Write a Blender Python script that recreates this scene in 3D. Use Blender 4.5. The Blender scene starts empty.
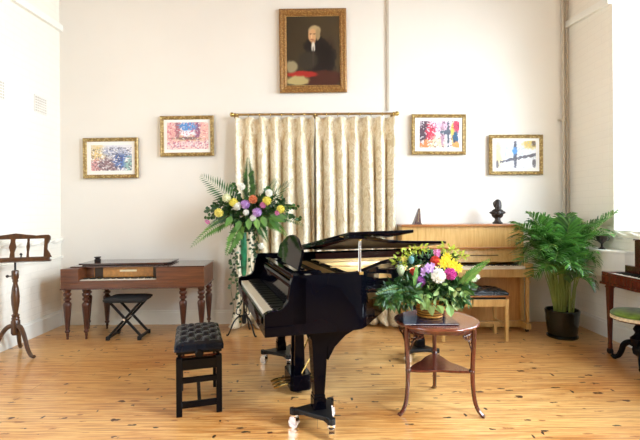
import bpy, math, random
from mathutils import Vector, Matrix, Euler
random.seed(7)
S = bpy.context.scene
COL = S.collection
PI = math.pi
R = math.radians

# ------------------------------------------------------------------ camera model (photo measured in a 640x440 frame)
F = 427.0            # 24 mm on a 36 mm wide frame
EYE = 1.33
VX, VY = 316.0, 213.0
ROLL = R(0.4)
def P(px, py, Y):
    """world point seen at photo position (px,py) at depth Y: only used to lay out the flowers and pictures"""
    u, v = px - VX, py - VY
    c, s = math.cos(ROLL), math.sin(ROLL)
    u2, v2 = u*c - v*s, u*s + v*c
    return Vector((u2*Y/F, Y, EYE - v2*Y/F))

# ------------------------------------------------------------------ colours and materials
def lin(c):
    c = c/255.0
    return c/12.92 if c <= 0.04045 else ((c+0.055)/1.055)**2.4
def rgb(r, g, b): return (lin(r), lin(g), lin(b), 1.0)

def newmat(name):
    m = bpy.data.materials.new(name); m.use_nodes = True
    nt = m.node_tree
    return m, nt, nt.nodes['Principled BSDF']
def N(nt, kind, **kw):
    n = nt.nodes.new(kind)
    for k, v in kw.items():
        if k in n.inputs: n.inputs[k].default_value = v
        else: setattr(n, k, v)
    return n
def mix(nt, a, b, fac, mode='MIX'):
    n = nt.nodes.new('ShaderNodeMix'); n.data_type = 'RGBA'; n.blend_type = mode
    for i, v in ((0, fac), (6, a), (7, b)):
        if hasattr(v, 'is_output') or isinstance(v, bpy.types.NodeSocket): nt.links.new(v, n.inputs[i])
        else: n.inputs[i].default_value = v
    return n.outputs[2]
def ramp(nt, src, stops):
    n = nt.nodes.new('ShaderNodeValToRGB')
    el = n.color_ramp.elements
    el[0].position, el[0].color = stops[0]
    el[1].position, el[1].color = stops[-1]
    for p, c in stops[1:-1]:
        e = el.new(p); e.color = c
    nt.links.new(src, n.inputs[0])
    return n.outputs[0]
def coords(nt, scale=(1, 1, 1), rot=(0, 0, 0), kind='Object'):
    t = nt.nodes.new('ShaderNodeTexCoord'); mp = nt.nodes.new('ShaderNodeMapping')
    mp.inputs['Scale'].default_value = scale; mp.inputs['Rotation'].default_value = rot
    nt.links.new(t.outputs[kind], mp.inputs['Vector'])
    return mp.outputs[0]
def bump(nt, src, b, strength=.3, dist=.01):
    n = N(nt, 'ShaderNodeBump'); n.inputs['Strength'].default_value = strength; n.inputs['Distance'].default_value = dist
    nt.links.new(src, n.inputs['Height']); nt.links.new(n.outputs[0], b.inputs['Normal'])

def plain(name, c, rough=.5, metal=0, coat=0, var=.12, vscale=8, spec=.5, sheen=0):
    """one colour with a soft procedural mottling"""
    m, nt, b = newmat(name)
    nz = N(nt, 'ShaderNodeTexNoise', Scale=vscale, Detail=3.0)
    nt.links.new(coords(nt), nz.inputs['Vector'])
    d = tuple(x*(1-var) for x in c[:3])+(1,); l = tuple(min(1, x*(1+var)) for x in c[:3])+(1,)
    nt.links.new(ramp(nt, nz.outputs[0], [(.3, d), (.7, l)]), b.inputs['Base Color'])
    b.inputs['Roughness'].default_value = rough; b.inputs['Metallic'].default_value = metal
    b.inputs['Coat Weight'].default_value = coat; b.inputs['Specular IOR Level'].default_value = spec
    b.inputs['Sheen Weight'].default_value = sheen
    return m
def wood(name, c1, c2, rough=.35, stretch=(1, 12, 12), scale=3.0, coat=.2):
    m, nt, b = newmat(name)
    v = coords(nt, stretch)
    nz = N(nt, 'ShaderNodeTexNoise', Scale=scale, Detail=6.0, Roughness=.6, Distortion=.6)
    nt.links.new(v, nz.inputs['Vector'])
    nt.links.new(ramp(nt, nz.outputs[0], [(.3, c1), (.5, tuple((a+b_)/2 for a, b_ in zip(c1, c2))), (.72, c2)]), b.inputs['Base Color'])
    b.inputs['Roughness'].default_value = rough; b.inputs['Coat Weight'].default_value = coat
    b.inputs['Coat Roughness'].default_value = .15
    bump(nt, nz.outputs[0], b, .08, .002)
    return m
def leafmat(name, c1, c2, rough=.45, trans=.0):
    m, nt, b = newmat(name)
    g = nt.nodes.new('ShaderNodeNewGeometry')
    nt.links.new(ramp(nt, g.outputs['Random Per Island'], [(0., c1), (1., c2)]), b.inputs['Base Color'])
    b.inputs['Roughness'].default_value = rough
    if trans:
        t = nt.nodes.new('ShaderNodeBsdfTranslucent'); t.inputs[0].default_value = c2
        ms = nt.nodes.new('ShaderNodeMixShader'); ms.inputs[0].default_value = trans
        nt.links.new(b.outputs[0], ms.inputs[1]); nt.links.new(t.outputs[0], ms.inputs[2])
        nt.links.new(ms.outputs[0], nt.nodes['Material Output'].inputs[0])
    return m

M = {}
M['lacquer'] = plain('black_lacquer', (.0012, .0012, .003, 1), .04, 0, 0, .3, 2, .07)
M['black_satin'] = plain('black_satin_wood', (.003, .003, .004, 1), .25, 0, 0, .3, 8, .15)
M['leather'] = plain('black_leather', (.006, .009, .015, 1), .2, 0, .0, .2, 10, .35)
M['black_metal'] = plain('black_iron', (.006, .006, .007, 1), .4, 0, 0, .2, 8, .3)
M['fabric_black'] = plain('black_cloth', (.012, .012, .013, 1), .8)
M['chrome'] = plain('chrome', (.8, .82, .85, 1), .12, 1, 0, .05)
M['brass'] = plain('brass', rgb(205, 178, 110), .25, 1, 0, .15)
M['old_brass'] = plain('aged_brass', rgb(176, 146, 96), .38, .85, 0, .25, 20)
M['gold_plate'] = plain('bronze_gold_plate', rgb(226, 182, 112), .35, .35, .3, .12, 5)
M['soundboard'] = wood('spruce_soundboard', rgb(205, 150, 88), rgb(232, 186, 120), .4, (10, 1, 10))
M['lid_in'] = wood('dark_red_lid_underside', rgb(44, 20, 18), rgb(66, 30, 26), .3, (1, 8, 8), 2, 0)
M['string'] = plain('steel_wire', rgb(190, 180, 165), .3, 1)
M['mahog_in'] = wood('mahogany_inside_rim', rgb(70, 28, 20), rgb(110, 48, 34), .25)
M['walnut'] = wood('walnut_case', rgb(70, 38, 22), rgb(122, 70, 40), .3, (1, 10, 14), 3)
M['walnut_leg'] = wood('dark_walnut_turned', rgb(50, 26, 17), rgb(96, 50, 32), .3, (14, 14, 1.5), 3)
M['lidwood'] = wood('dark_lid_wood', rgb(48, 26, 20), rgb(84, 46, 34), .15, (1, 10, 10), 3, .6)
M['gilt'] = plain('gilt_board', rgb(188, 132, 66), .4, .15, .2, .2, 30)
M['fret'] = plain('dark_fretwork', rgb(58, 42, 30), .5)
M['plaque'] = plain('cream_plaque', rgb(240, 228, 190), .4)
M['oak'] = wood('golden_oak', rgb(198, 152, 84), rgb(226, 188, 120), .35, (14, 14, 1.2), 3, .25)
M['oak_dark'] = wood('mid_oak', rgb(196, 140, 76), rgb(220, 170, 104), .35, (14, 14, 1.2), 3, .2)
M['oak_edge'] = wood('reddish_oak_edge', rgb(150, 92, 48), rgb(188, 124, 66), .3, (1, 14, 14), 3)
M['mahog'] = wood('red_mahogany', rgb(62, 26, 18), rgb(104, 46, 30), .2, (12, 12, 2), 3, .6)
M['mahog_dark'] = wood('dark_mahogany', rgb(52, 24, 18), rgb(86, 40, 28), .22, (12, 12, 2), 3, .5)
M['table_top'] = wood('polished_mahogany_top', rgb(92, 44, 30), rgb(132, 72, 50), .16, (2, 14, 12), 3, .7)
M['stand_wood'] = wood('oiled_oak_stand', rgb(50, 29, 13), rgb(92, 56, 26), .35, (12, 12, 2), 3, .3)
M['ivory'] = plain('ivory_keys', rgb(244, 238, 220), .3, 0, .2, .04)
M['ebony'] = plain('ebony_keys', (.01, .01, .01, 1), .3)
M['bronze'] = plain('dark_bronze', rgb(52, 46, 44), .35, .5, .2, .35, 30)
M['pot'] = plain('dark_glazed_pot', rgb(26, 28, 22), .14, 0, .0, .3, 4, .5)
M['soil'] = plain('potting_soil', rgb(60, 42, 30), .9, 0, 0, .4, 60)
M['velvet'] = plain('green_velvet', rgb(96, 122, 36), .7, 0, 0, .5, 18, .3, .3)
M['cream_band'] = plain('cream_braid', rgb(226, 208, 170), .6, 0, 0, .2, 60)
M['folder'] = plain('black_folder', rgb(26, 34, 60), .14, 0, .5, .2)
M['white_paint'] = plain('white_gloss_paint', rgb(240, 238, 228), .35, 0, .1, .02)
M['conduit'] = plain('painted_pipe', rgb(196, 186, 168), .4, 0, .1, .05)
M['vent'] = plain('vent_plate', rgb(228, 224, 214), .5, 0, 0, .04)
M['vent_hole'] = plain('vent_hole', rgb(196, 188, 174), .9)
M['teal'] = plain('green_wrapped_stem', rgb(36, 128, 84), .3, 0, .2, .5, 18)
M['panelling'] = wood('dark_oak_panelling', rgb(70, 46, 30), rgb(104, 70, 46), .5)  # unseen rear wall, made dark to keep reflections in the piano low
M['mat_card'] = plain('picture_mount', rgb(246, 244, 238), .7, 0, 0, .01)
M['ferrule'] = plain('dark_ferrule', (.03, .028, .026, 1), .3, .6)
M['castor_white'] = plain('castor_wheel', rgb(200, 204, 210), .3, .3)

def frame_mat(name, c1, c2, sc):
    m, nt, b = newmat(name)
    nz = N(nt, 'ShaderNodeTexVoronoi', Scale=sc); nt.links.new(coords(nt), nz.inputs['Vector'])
    nt.links.new(ramp(nt, nz.outputs[0], [(.15, c1), (.6, c2)]), b.inputs['Base Color'])
    b.inputs['Metallic'].default_value = .3; b.inputs['Roughness'].default_value = .42
    bump(nt, nz.outputs[0], b, .35, .004)
    return m
M['gold_frame'] = frame_mat('gilded_frame', rgb(204, 178, 116), rgb(146, 118, 66), 40)
M['old_gold'] = frame_mat('old_gilt_frame', rgb(176, 136, 76), rgb(140, 100, 54), 50)
M['gold_slip'] = plain('gilt_slip', rgb(214, 180, 116), .35, .6, 0, .2, 40)

def wicker():
    m, nt, b = newmat('golden_wicker')
    w = N(nt, 'ShaderNodeTexWave', Scale=16.0, Distortion=3.0); w.bands_direction = 'Z'
    nt.links.new(coords(nt), w.inputs['Vector'])
    nt.links.new(ramp(nt, w.outputs[0], [(.1, rgb(138, 84, 24)), (.8, rgb(222, 160, 66))]), b.inputs['Base Color'])
    b.inputs['Roughness'].default_value = .45; bump(nt, w.outputs[0], b, .6, .004)
    return m
M['wicker'] = wicker()

def curtain_mat():
    m, nt, b = newmat('cream_damask')
    v = coords(nt, (1, .62, 1), (0, 0, 0), 'UV')
    n1 = N(nt, 'ShaderNodeTexNoise', Scale=9.0, Detail=2.0, Distortion=2.6); nt.links.new(v, n1.inputs['Vector'])
    n2 = N(nt, 'ShaderNodeTexVoronoi', Scale=14.0); n2.feature = 'SMOOTH_F1'; nt.links.new(v, n2.inputs['Vector'])
    a = N(nt, 'ShaderNodeMath', operation='MULTIPLY'); nt.links.new(n1.outputs[0], a.inputs[0]); a.inputs[1].default_value = 1.1
    s = N(nt, 'ShaderNodeMath', operation='ADD'); nt.links.new(a.outputs[0], s.inputs[0])
    h = N(nt, 'ShaderNodeMath', operation='MULTIPLY'); nt.links.new(n2.outputs[0], h.inputs[0]); h.inputs[1].default_value = .35
    nt.links.new(h.outputs[0], s.inputs[1])
    nt.links.new(ramp(nt, s.outputs[0], [(.50, rgb(248, 241, 222)), (.62, rgb(222, 206, 170)), (.72, rgb(244, 234, 210)), (.82, rgb(214, 196, 158))]), b.inputs['Base Color'])
    b.inputs['Roughness'].default_value = .42; b.inputs['Sheen Weight'].default_value = .3
    return m
M['curtain'] = curtain_mat()

def plaster(name, c, brick=False, axis='x'):
    m, nt, b = newmat(name)
    n1 = N(nt, 'ShaderNodeTexNoise', Scale=1.2, Detail=3.0); nt.links.new(coords(nt), n1.inputs['Vector'])
    d = tuple(x*.965 for x in c[:3])+(1,)
    colr = ramp(nt, n1.outputs[0], [(.3, d), (.7, c)])
    b.inputs['Roughness'].default_value = .62
    if brick:
        t = nt.nodes.new('ShaderNodeTexCoord'); sx = nt.nodes.new('ShaderNodeSeparateXYZ'); cx = nt.nodes.new('ShaderNodeCombineXYZ')
        nt.links.new(t.outputs['Object'], sx.inputs[0])
        ad = N(nt, 'ShaderNodeMath', operation='ADD'); nt.links.new(sx.outputs['X'], ad.inputs[0]); nt.links.new(sx.outputs['Y'], ad.inputs[1])
        nt.links.new(ad.outputs[0], cx.inputs[0]); nt.links.new(sx.outputs['Z'], cx.inputs[1])
        br = nt.nodes.new('ShaderNodeTexBrick'); nt.links.new(cx.outputs[0], br.inputs['Vector'])
        br.inputs['Scale'].default_value = 1; br.inputs['Brick Width'].default_value = .235; br.inputs['Row Height'].default_value = .078
        br.inputs['Mortar Size'].default_value = .006; br.inputs['Mortar Smooth'].default_value = .6
        br.inputs['Color1'].default_value = (1, 1, 1, 1); br.inputs['Color2'].default_value = (.96, .96, .96, 1); br.inputs['Mortar'].default_value = (.55, .55, .55, 1)
        bump(nt, br.outputs['Color'], b, .35, .006)
        colr = mix(nt, colr, mix(nt, (1, 1, 1, 1), br.outputs['Color'], .10), 1.0, 'MULTIPLY')
    else:
        n2 = N(nt, 'ShaderNodeTexNoise', Scale=18.0, Detail=4.0); nt.links.new(coords(nt), n2.inputs['Vector'])
        bump(nt, n2.outputs[0], b, .1, .004)
    nt.links.new(colr, b.inputs['Base Color'])
    return m
M['wall'] = plaster('cream_plaster', rgb(238, 234, 225))
M['brickwall'] = plaster('painted_brick', rgb(242, 236, 222), True)
M['ceiling'] = wood('varnished_roof_boards', rgb(150, 112, 70), rgb(186, 146, 98), .5)  # unseen ceiling, tan tone picked to warm the upper walls by bounce
M['lime'] = plaster('white_boxing', rgb(240, 236, 224))

def floor_mat():
    m, nt, b = newmat('pine_boards')
    v = coords(nt)
    br = nt.nodes.new('ShaderNodeTexBrick'); nt.links.new(v, br.inputs['Vector'])
    br.offset = .41; br.squash = 1
    for k, x in (('Scale', 1), ('Brick Width', 5.3), ('Row Height', .125), ('Mortar Size', .0022), ('Mortar Smooth', .2), ('Bias', 0.0)): br.inputs[k].default_value = x
    br.inputs['Color1'].default_value = (0, 0, 0, 1); br.inputs['Color2'].default_value = (1, 1, 1, 1); br.inputs['Mortar'].default_value = (.5, .5, .5, 1)
    base = ramp(nt, br.outputs['Color'], [(0, rgb(168, 104, 46)), (.5, rgb(198, 138, 70)), (1, rgb(218, 166, 96))])
    # long grain
    g = N(nt, 'ShaderNodeTexNoise', Scale=4.0, Detail=7.0, Roughness=.65, Distortion=.8); nt.links.new(coords(nt, (.7, 14, 1)), g.inputs['Vector'])
    base = mix(nt, base, ramp(nt, g.outputs[0], [(.37, rgb(132, 72, 28)), (.47, rgb(194, 134, 68)), (.58, rgb(236, 194, 126))]), .70)
    # broad honey patches
    p = N(nt, 'ShaderNodeTexNoise', Scale=.9, Detail=2.0); nt.links.new(coords(nt, (.6, 2.2, 1)), p.inputs['Vector'])
    base = mix(nt, base, ramp(nt, p.outputs[0], [(.38, rgb(184, 112, 44)), (.62, rgb(232, 188, 122))]), .35)
    # knots, filled splits and nail marks
    def marks(scale, stretch, lo, hi, seedrot):
        wob = N(nt, 'ShaderNodeTexNoise', Scale=30.0, Detail=3.0); nt.links.new(v, wob.inputs['Vector'])
        vv = coords(nt, stretch, (0, 0, seedrot))
        vo = N(nt, 'ShaderNodeTexVoronoi', Scale=scale, Randomness=1.0); nt.links.new(vv, vo.inputs['Vector'])
        ad = N(nt, 'ShaderNodeMath', operation='MULTIPLY_ADD'); nt.links.new(wob.outputs[0], ad.inputs[0]); ad.inputs[1].default_value = .34
        nt.links.new(vo.outputs['Distance'], ad.inputs[2])
        rp = ramp(nt, ad.outputs[0], [(lo, (1, 1, 1, 1)), (hi, (0, 0, 0, 1))])
        sep = nt.nodes.new('ShaderNodeSeparateColor'); nt.links.new(vo.outputs['Color'], sep.inputs[0])
        gt = N(nt, 'ShaderNodeMath', operation='GREATER_THAN'); nt.links.new(sep.outputs[0], gt.inputs[0]); gt.inputs[1].default_value = .25
        ml = N(nt, 'ShaderNodeMath', operation='MULTIPLY'); nt.links.new(rp, ml.inputs[0]); nt.links.new(gt.outputs[0], ml.inputs[1])
        return ml.outputs[0]
    base = mix(nt, base, rgb(74, 38, 20), marks(3.4, (1.0, 2.2, 1), .265, .295, .03))
    base = mix(nt, base, rgb(40, 24, 16), marks(2.8, (1.3, 4.6, 1), .26, .285, .3))
    base = mix(nt, base, rgb(40, 24, 16), marks(2.3, (4.6, 1.8, 1), .245, .27, -.5))
    base = mix(nt, base, rgb(150, 92, 44), marks(5.2, (.8, 3.0, 1), .25, .34, -.02))
    base = mix(nt, base, mix(nt, base, rgb(110, 66, 32), .7), br.outputs['Fac'])
    nt.links.new(base, b.inputs['Base Color'])
    b.inputs['Roughness'].default_value = .3; b.inputs['Coat Weight'].default_value = .25; b.inputs['Coat Roughness'].default_value = .22
    bump(nt, g.outputs[0], b, .1, .003)
    return m
M['floor'] = floor_mat()

M['leaf_dark'] = leafmat('dark_green_leaf', rgb(20, 50, 22), rgb(62, 106, 44), .4, .1)
M['leaf_mid'] = leafmat('mid_green_leaf', rgb(58, 108, 44), rgb(122, 166, 76), .4, .2)
M['leaf_fern'] = leafmat('fern_green', rgb(30, 70, 34), rgb(74, 120, 56), .5, .15)
M['leaf_grey'] = leafmat('grey_green_leaf', rgb(40, 72, 50), rgb(86, 120, 88), .5, .1)
M['leaf_lime'] = leafmat('yellow_green_leaf', rgb(150, 176, 50), rgb(216, 220, 84), .5, .2)
M['leaf_pale'] = leafmat('pale_green_leaf', rgb(130, 176, 96), rgb(196, 220, 150), .4, .2)
M['palm'] = leafmat('palm_leaflets', rgb(18, 56, 22), rgb(92, 146, 58), .28, .15)
M['palm_stem'] = plain('palm_stem', rgb(126, 142, 66), .45)
M['ivy'] = leafmat('ivy_leaf', rgb(20, 44, 20), rgb(58, 92, 44), .4)
for k, (c1, c2) in dict(
        white=((236, 234, 222), (255, 254, 246)), cream=((226, 226, 186), (246, 246, 214)), yellow=((236, 200, 20), (255, 232, 60)),
        soft_yellow=((232, 214, 90), (250, 240, 150)), lilac=((186, 140, 204), (220, 184, 232)), orange=((206, 110, 66), (232, 150, 104)), lemon=((228, 212, 70), (248, 238, 124)),
        pink=((206, 110, 166), (236, 160, 204)), magenta=((176, 40, 128), (222, 88, 176)), red=((190, 40, 30), (232, 84, 60)),
        purple=((140, 70, 160), (196, 120, 206)), pale_green=((196, 212, 160), (232, 240, 206)), teal=((70, 130, 134), (140, 190, 190))).items():
    M['p_'+k] = leafmat(k+'_petals', rgb(*c1), rgb(*c2), .6, .15)

# ------------------------------------------------------------------ mesh builder
class MB:
    def __init__(s): s.v = []; s.f = []
    def add(s, vs, fs, mat=None):
        o = len(s.v)
        s.v += [tuple(mat @ Vector(p)) if mat is not None else tuple(p) for p in vs]
        s.f += [tuple(i+o for i in f) for f in fs]
        return s
    def box(s, x0, x1, y0, y1, z0, z1, mat=None):
        vs = [(x, y, z) for z in (z0, z1) for y in (y0, y1) for x in (x0, x1)]
        return s.add(vs, [(0, 2, 3, 1), (4, 5, 7, 6), (0, 1, 5, 4), (2, 6, 7, 3), (0, 4, 6, 2), (1, 3, 7, 5)], mat)
    def taper(s, cx, cy, z0, z1, w0, w1, d0=None, d1=None):
        d0 = w0 if d0 is None else d0; d1 = w1 if d1 is None else d1
        vs = [(cx+sx*w/2, cy+sy*d/2, z) for z, w, d in ((z0, w0, d0), (z1, w1, d1)) for sy in (-1, 1) for sx in (-1, 1)]
        return s.add(vs, [(0, 2, 3, 1), (4, 5, 7, 6), (0, 1, 5, 4), (2, 6, 7, 3), (0, 4, 6, 2), (1, 3, 7, 5)])
    def tube(s, pts, rs, n=8, caps=True):
        pts = [Vector(p) for p in pts]
        if not hasattr(rs, '__len__'): rs = [rs]*len(pts)
        vs = []; prev = None
        for i, p in enumerate(pts):
            t = (pts[min(i+1, len(pts)-1)]-pts[max(i-1, 0)]).normalized()
            if prev is None:
                a = Vector((0, 0, 1)) if abs(t.z) < .9 else Vector((1, 0, 0))
                x = t.cross(a).normalized()
            else:
                x = (prev - t*prev.dot(t)).normalized()
            prev = x; y = t.cross(x)
            for k in range(n):
                an = 2*PI*k/n
                vs.append(p + (x*math.cos(an)+y*math.sin(an))*rs[i])
        fs = [(i*n+k, i*n+(k+1) % n, (i+1)*n+(k+1) % n, (i+1)*n+k) for i in range(len(pts)-1) for k in range(n)]
        if caps: fs += [tuple(range(n-1, -1, -1)), tuple((len(pts)-1)*n+k for k in range(n))]
        return s.add(vs, fs)
    def lathe(s, prof, cx=0, cy=0, n=20, z0=0):
        vs = []; m = len(prof)
        for r, z in prof:
            for k in range(n):
                an = 2*PI*k/n
                vs.append((cx+r*math.cos(an), cy+r*math.sin(an), z0+z))
        fs = [(i*n+k, i*n+(k+1) % n, (i+1)*n+(k+1) % n, (i+1)*n+k) for i in range(m-1) for k in range(n)]
        fs += [tuple(range(n-1, -1, -1)), tuple((m-1)*n+k for k in range(n))]
        return s.add(vs, fs)
    def prism(s, poly, z0, z1, mat=None):
        n = len(poly)
        vs = [(x, y, z0) for x, y in poly]+[(x, y, z1) for x, y in poly]
        fs = [tuple(range(n-1, -1, -1)), tuple(range(n, 2*n))]+[(i, (i+1) % n, n+(i+1) % n, n+i) for i in range(n)]
        return s.add(vs, fs, mat)
    def ball(s, c, rx, ry=None, rz=None, n=14, m=9, mat=None):
        ry = rx if ry is None else ry; rz = rx if rz is None else rz
        vs = [(c[0], c[1], c[2]-rz)]
        for i in range(1, m):
            a = -PI/2+PI*i/m
            for k in range(n):
                b = 2*PI*k/n
                vs.append((c[0]+rx*math.cos(a)*math.cos(b), c[1]+ry*math.cos(a)*math.sin(b), c[2]+rz*math.sin(a)))
        vs.append((c[0], c[1], c[2]+rz))
        fs = [(0, 1+(k+1) % n, 1+k) for k in range(n)]
        for i in range(m-2):
            for k in range(n):
                fs.append((1+i*n+k, 1+i*n+(k+1) % n, 1+(i+1)*n+(k+1) % n, 1+(i+1)*n+k))
        t = len(vs)-1
        fs += [(t, 1+(m-2)*n+k, 1+(m-2)*n+(k+1) % n) for k in range(n)]
        return s.add(vs, fs, mat)
    def sweep(s, path, prof_out, prof_in, z0, z1):
        """closed wall between an outer and an inner outline"""
        n = len(prof_out)
        vs = [(x, y, z0) for x, y in prof_out]+[(x, y, z1) for x, y in prof_out]+[(x, y, z0) for x, y in prof_in]+[(x, y, z1) for x, y in prof_in]
        fs = []
        rng = range(n-1) if path == 'open' else range(n)
        for i in rng:
            j = (i+1) % n
            fs += [(i, j, n+j, n+i), (2*n+j, 2*n+i, 3*n+i, 3*n+j), (n+i, n+j, 3*n+j, 3*n+i), (j, i, 2*n+i, 2*n+j)]
        if path == 'open': fs += [(0, n, 3*n, 2*n), (n-1, 3*n-1, 4*n-1, 2*n-1)]
        return s.add(vs, fs)
    def build(s, name, mat, parent=None, smooth=True, bevel=0, loc=None, angle=35):
        me = bpy.data.meshes.new(name); me.from_pydata([tuple(p) for p in s.v], [], s.f); me.update()
        me.materials.append(M[mat] if isinstance(mat, str) else mat)
        if smooth:
            me.polygons.foreach_set('use_smooth', [True]*len(me.polygons))
            me.set_sharp_from_angle(angle=R(angle))
        o = bpy.data.objects.new(name, me); COL.objects.link(o)
        if parent: o.parent = parent
        if loc: o.location = loc
        if bevel:
            b = o.modifiers.new('bevel', 'BEVEL'); b.width = bevel; b.segments = 2; b.limit_method = 'ANGLE'
        return o

def thing(name, label, cat, loc=(0, 0, 0), rotz=0, group=None):
    o = bpy.data.objects.new(name, None); COL.objects.link(o)
    o.location = loc; o.rotation_euler = (0, 0, rotz); o.empty_display_size = .1
    o['label'] = label; o['category'] = cat
    if group: o['group'] = group
    return o
def tag(o, label, cat, group=None):
    o['label'] = label; o['category'] = cat
    if group: o['group'] = group
    return o
def struct(o): o['kind'] = 'structure'; return o
def bez(p0, p1, p2, p3, n):
    p0, p1, p2, p3 = map(Vector, (p0, p1, p2, p3)); out = []
    for i in range(n+1):
        t = i/n; u = 1-t
        out.append(p0*u**3+p1*3*u*u*t+p2*3*u*t*t+p3*t**3)
    return out
def smooth_path(pts, n=6):
    """Catmull-Rom through 2D/3D points"""
    q = [Vector(p) for p in pts]; out = []
    for i in range(len(q)-1):
        a = q[max(i-1, 0)]; b = q[i]; c = q[i+1]; d = q[min(i+2, len(q)-1)]
        for k in range(n):
            t = k/n
            out.append(.5*((2*b)+(c-a)*t+(2*a-5*b+4*c-d)*t*t+(3*b-a-3*c+d)*t**3))
    out.append(q[-1]); return out

def tufted(w, l, h, nx, ny, bulge=.02, dip=.018, z0=0):
    """button-tufted cushion centred on the origin: w in x, l in y"""
    mb = MB(); G = 44
    btn = []
    for j in range(ny*2-1):
        k = nx if j % 2 == 0 else nx-1
        for i in range(k):
            x = (i+.5)/nx if j % 2 == 0 else (i+1)/nx
            btn.append(((x-.5)*w*.94, ((j+1)/(2*ny)-.5)*l*.98))
    sx, sy = w/nx, l/ny
    A0 = btn[0][0]/sx/.94+btn[0][1]/sy/.98; B0 = btn[0][0]/sx/.94-btn[0][1]/sy/.98
    def top(x, y):
        ex = max(0, 1-(abs(x)/(w/2))**6)**.35; ey = max(0, 1-(abs(y)/(l/2))**8)**.35
        z = h*(.45+.55*ex*ey)+bulge*(1-(2*x/w)**2)*(1-(2*y/l)**2)*.5
        d = min(((x-a)/sx)**2+((y-b)/sy)**2 for a, b in btn)
        z -= dip*math.exp(-d*22)
        # diagonal creases between the buttons
        a = (x/sx/.94+y/sy/.98)-A0; b = (x/sx/.94-y/sy/.98)-B0
        z -= dip*.45*(math.exp(-((a-round(a))/.16)**2)+math.exp(-((b-round(b))/.16)**2))*ex*ey
        return z
    vs = []
    for j in range(G+1):
        for i in range(G+1):
            x = (i/G-.5)*w; y = (j/G-.5)*l
            vs.append((x, y, z0+top(x, y)))
    fs = [(j*(G+1)+i, j*(G+1)+i+1, (j+1)*(G+1)+i+1, (j+1)*(G+1)+i) for j in range(G) for i in range(G)]
    ring = [i for i in range(G+1)]+[(j)*(G+1)+G for j in range(1, G+1)]+[G*(G+1)+i for i in range(G-1, -1, -1)]+[j*(G+1) for j in range(G-1, 0, -1)]
    n0 = len(vs)
    for r in ring: vs.append((vs[r][0]*.985, vs[r][1]*.985, z0))
    m = len(ring)
    fs += [(ring[k], n0+k, n0+(k+1) % m, ring[(k+1) % m]) for k in range(m)]
    fs.append(tuple(n0+k for k in range(m)))
    mb.add(vs, fs); mb.btn = [(a, b, z0+top(a, b)) for a, b in btn]
    return mb
# ================================================================== ROOM
XL, XR, YB, YF, ZC = -3.09, 3.07, 5.163, -4.2, 4.7
TW = .42
struct(MB().box(XL-TW, XR+TW, YF-TW, YB+TW, -.1, 0).build('floor', 'floor', smooth=False))
struct(MB().box(XL-TW, XR+TW, YF-TW, YB+TW, ZC, ZC+.1).build('ceiling', 'ceiling', smooth=False))
struct(MB().box(XL-TW, XR+TW, YB, YB+.3, 0, ZC).build('wall_back', 'wall', smooth=False))
def wall_with_openings(name, x0, x1, openings, axis, a0, a1, mat):
    """openings: (lo, hi, z0, z1) along the wall; built from blocks round the holes"""
    mb = MB()
    def blk(lo, hi, z0, z1):
        if axis == 'y': mb.box(x0, x1, lo, hi, z0, z1)
        else: mb.box(lo, hi, x0, x1, z0, z1)
    c = a0
    for lo, hi, z0, z1 in sorted(openings):
        blk(c, lo, 0, ZC); blk(lo, hi, 0, z0); blk(lo, hi, z1, ZC); c = hi
    blk(c, a1, 0, ZC)
    return struct(mb.build(name, mat, smooth=False))
RW = [(2.35, 4.395, 1.135, 4.1), (-.4, 1.5, 1.09, 4.1)]  # first inferred from its reveal; second added out of view for fill
LW = [(-.9, .9, 1.2, 4.0), (-3.2, -1.7, 1.2, 4.0)]  # unseen openings added to let in front fill
FW = []
wall_with_openings('wall_right', XR, XR+TW, RW, 'y', YF, YB, 'brickwall')
wall_with_openings('wall_left', XL-TW, XL, LW, 'y', YF, YB, 'brickwall')
wall_with_openings('wall_front', YF-TW, YF, FW, 'x', XL-TW, XR+TW, 'panelling')

def glassmat():
    m = bpy.data.materials.new('window_glass'); m.use_nodes = True; nt = m.node_tree; nt.nodes.clear()
    t = nt.nodes.new('ShaderNodeBsdfTransparent'); g = nt.nodes.new('ShaderNodeBsdfGlossy'); g.inputs['Roughness'].default_value = .02
    x = nt.nodes.new('ShaderNodeMixShader'); x.inputs[0].default_value = .06; o = nt.nodes.new('ShaderNodeOutputMaterial')
    nt.links.new(t.outputs[0], x.inputs[1]); nt.links.new(g.outputs[0], x.inputs[2]); nt.links.new(x.outputs[0], o.inputs[0])
    return m
GL = glassmat()
wn = 0
def window(axis, c, lo, hi, z0, z1):
    global wn; wn += 1
    w = MB(); t = .05; k = .03
    def b(a0, a1, q0, q1):
        (w.box(c-k, c+k, a0, a1, q0, q1) if axis == 'y' else w.box(a0, a1, c-k, c+k, q0, q1))
    b(lo, lo+t, z0, z1); b(hi-t, hi, z0, z1); b(lo, hi, z0, z0+t); b(lo, hi, z1-t, z1)
    for i in (1, 2): p = lo+(hi-lo)*i/3; b(p-.015, p+.015, z0, z1)
    for i in (1, 2, 3): q = z0+(z1-z0)*i/4; b(lo, hi, q-.015, q+.015)
    o = struct(w.build('window_%d' % wn, 'white_paint', smooth=False))  # only the first is inferred from its reveal, later ones are added
    g = MB()
    if axis == 'y': g.box(c-.003, c+.003, lo+t, hi-t, z0+t, z1-t)
    else: g.box(lo+t, hi-t, c-.003, c+.003, z0+t, z1-t)
    g.build('pane', GL, o, smooth=False)
for lo, hi, z0, z1 in RW: window('y', XR+.36, lo, hi, z0, z1)
for lo, hi, z0, z1 in LW: window('y', XL-.36, lo, hi, z0, z1)
for lo, hi, z0, z1 in FW: window('x', YF-.36, lo, hi, z0, z1)

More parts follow.
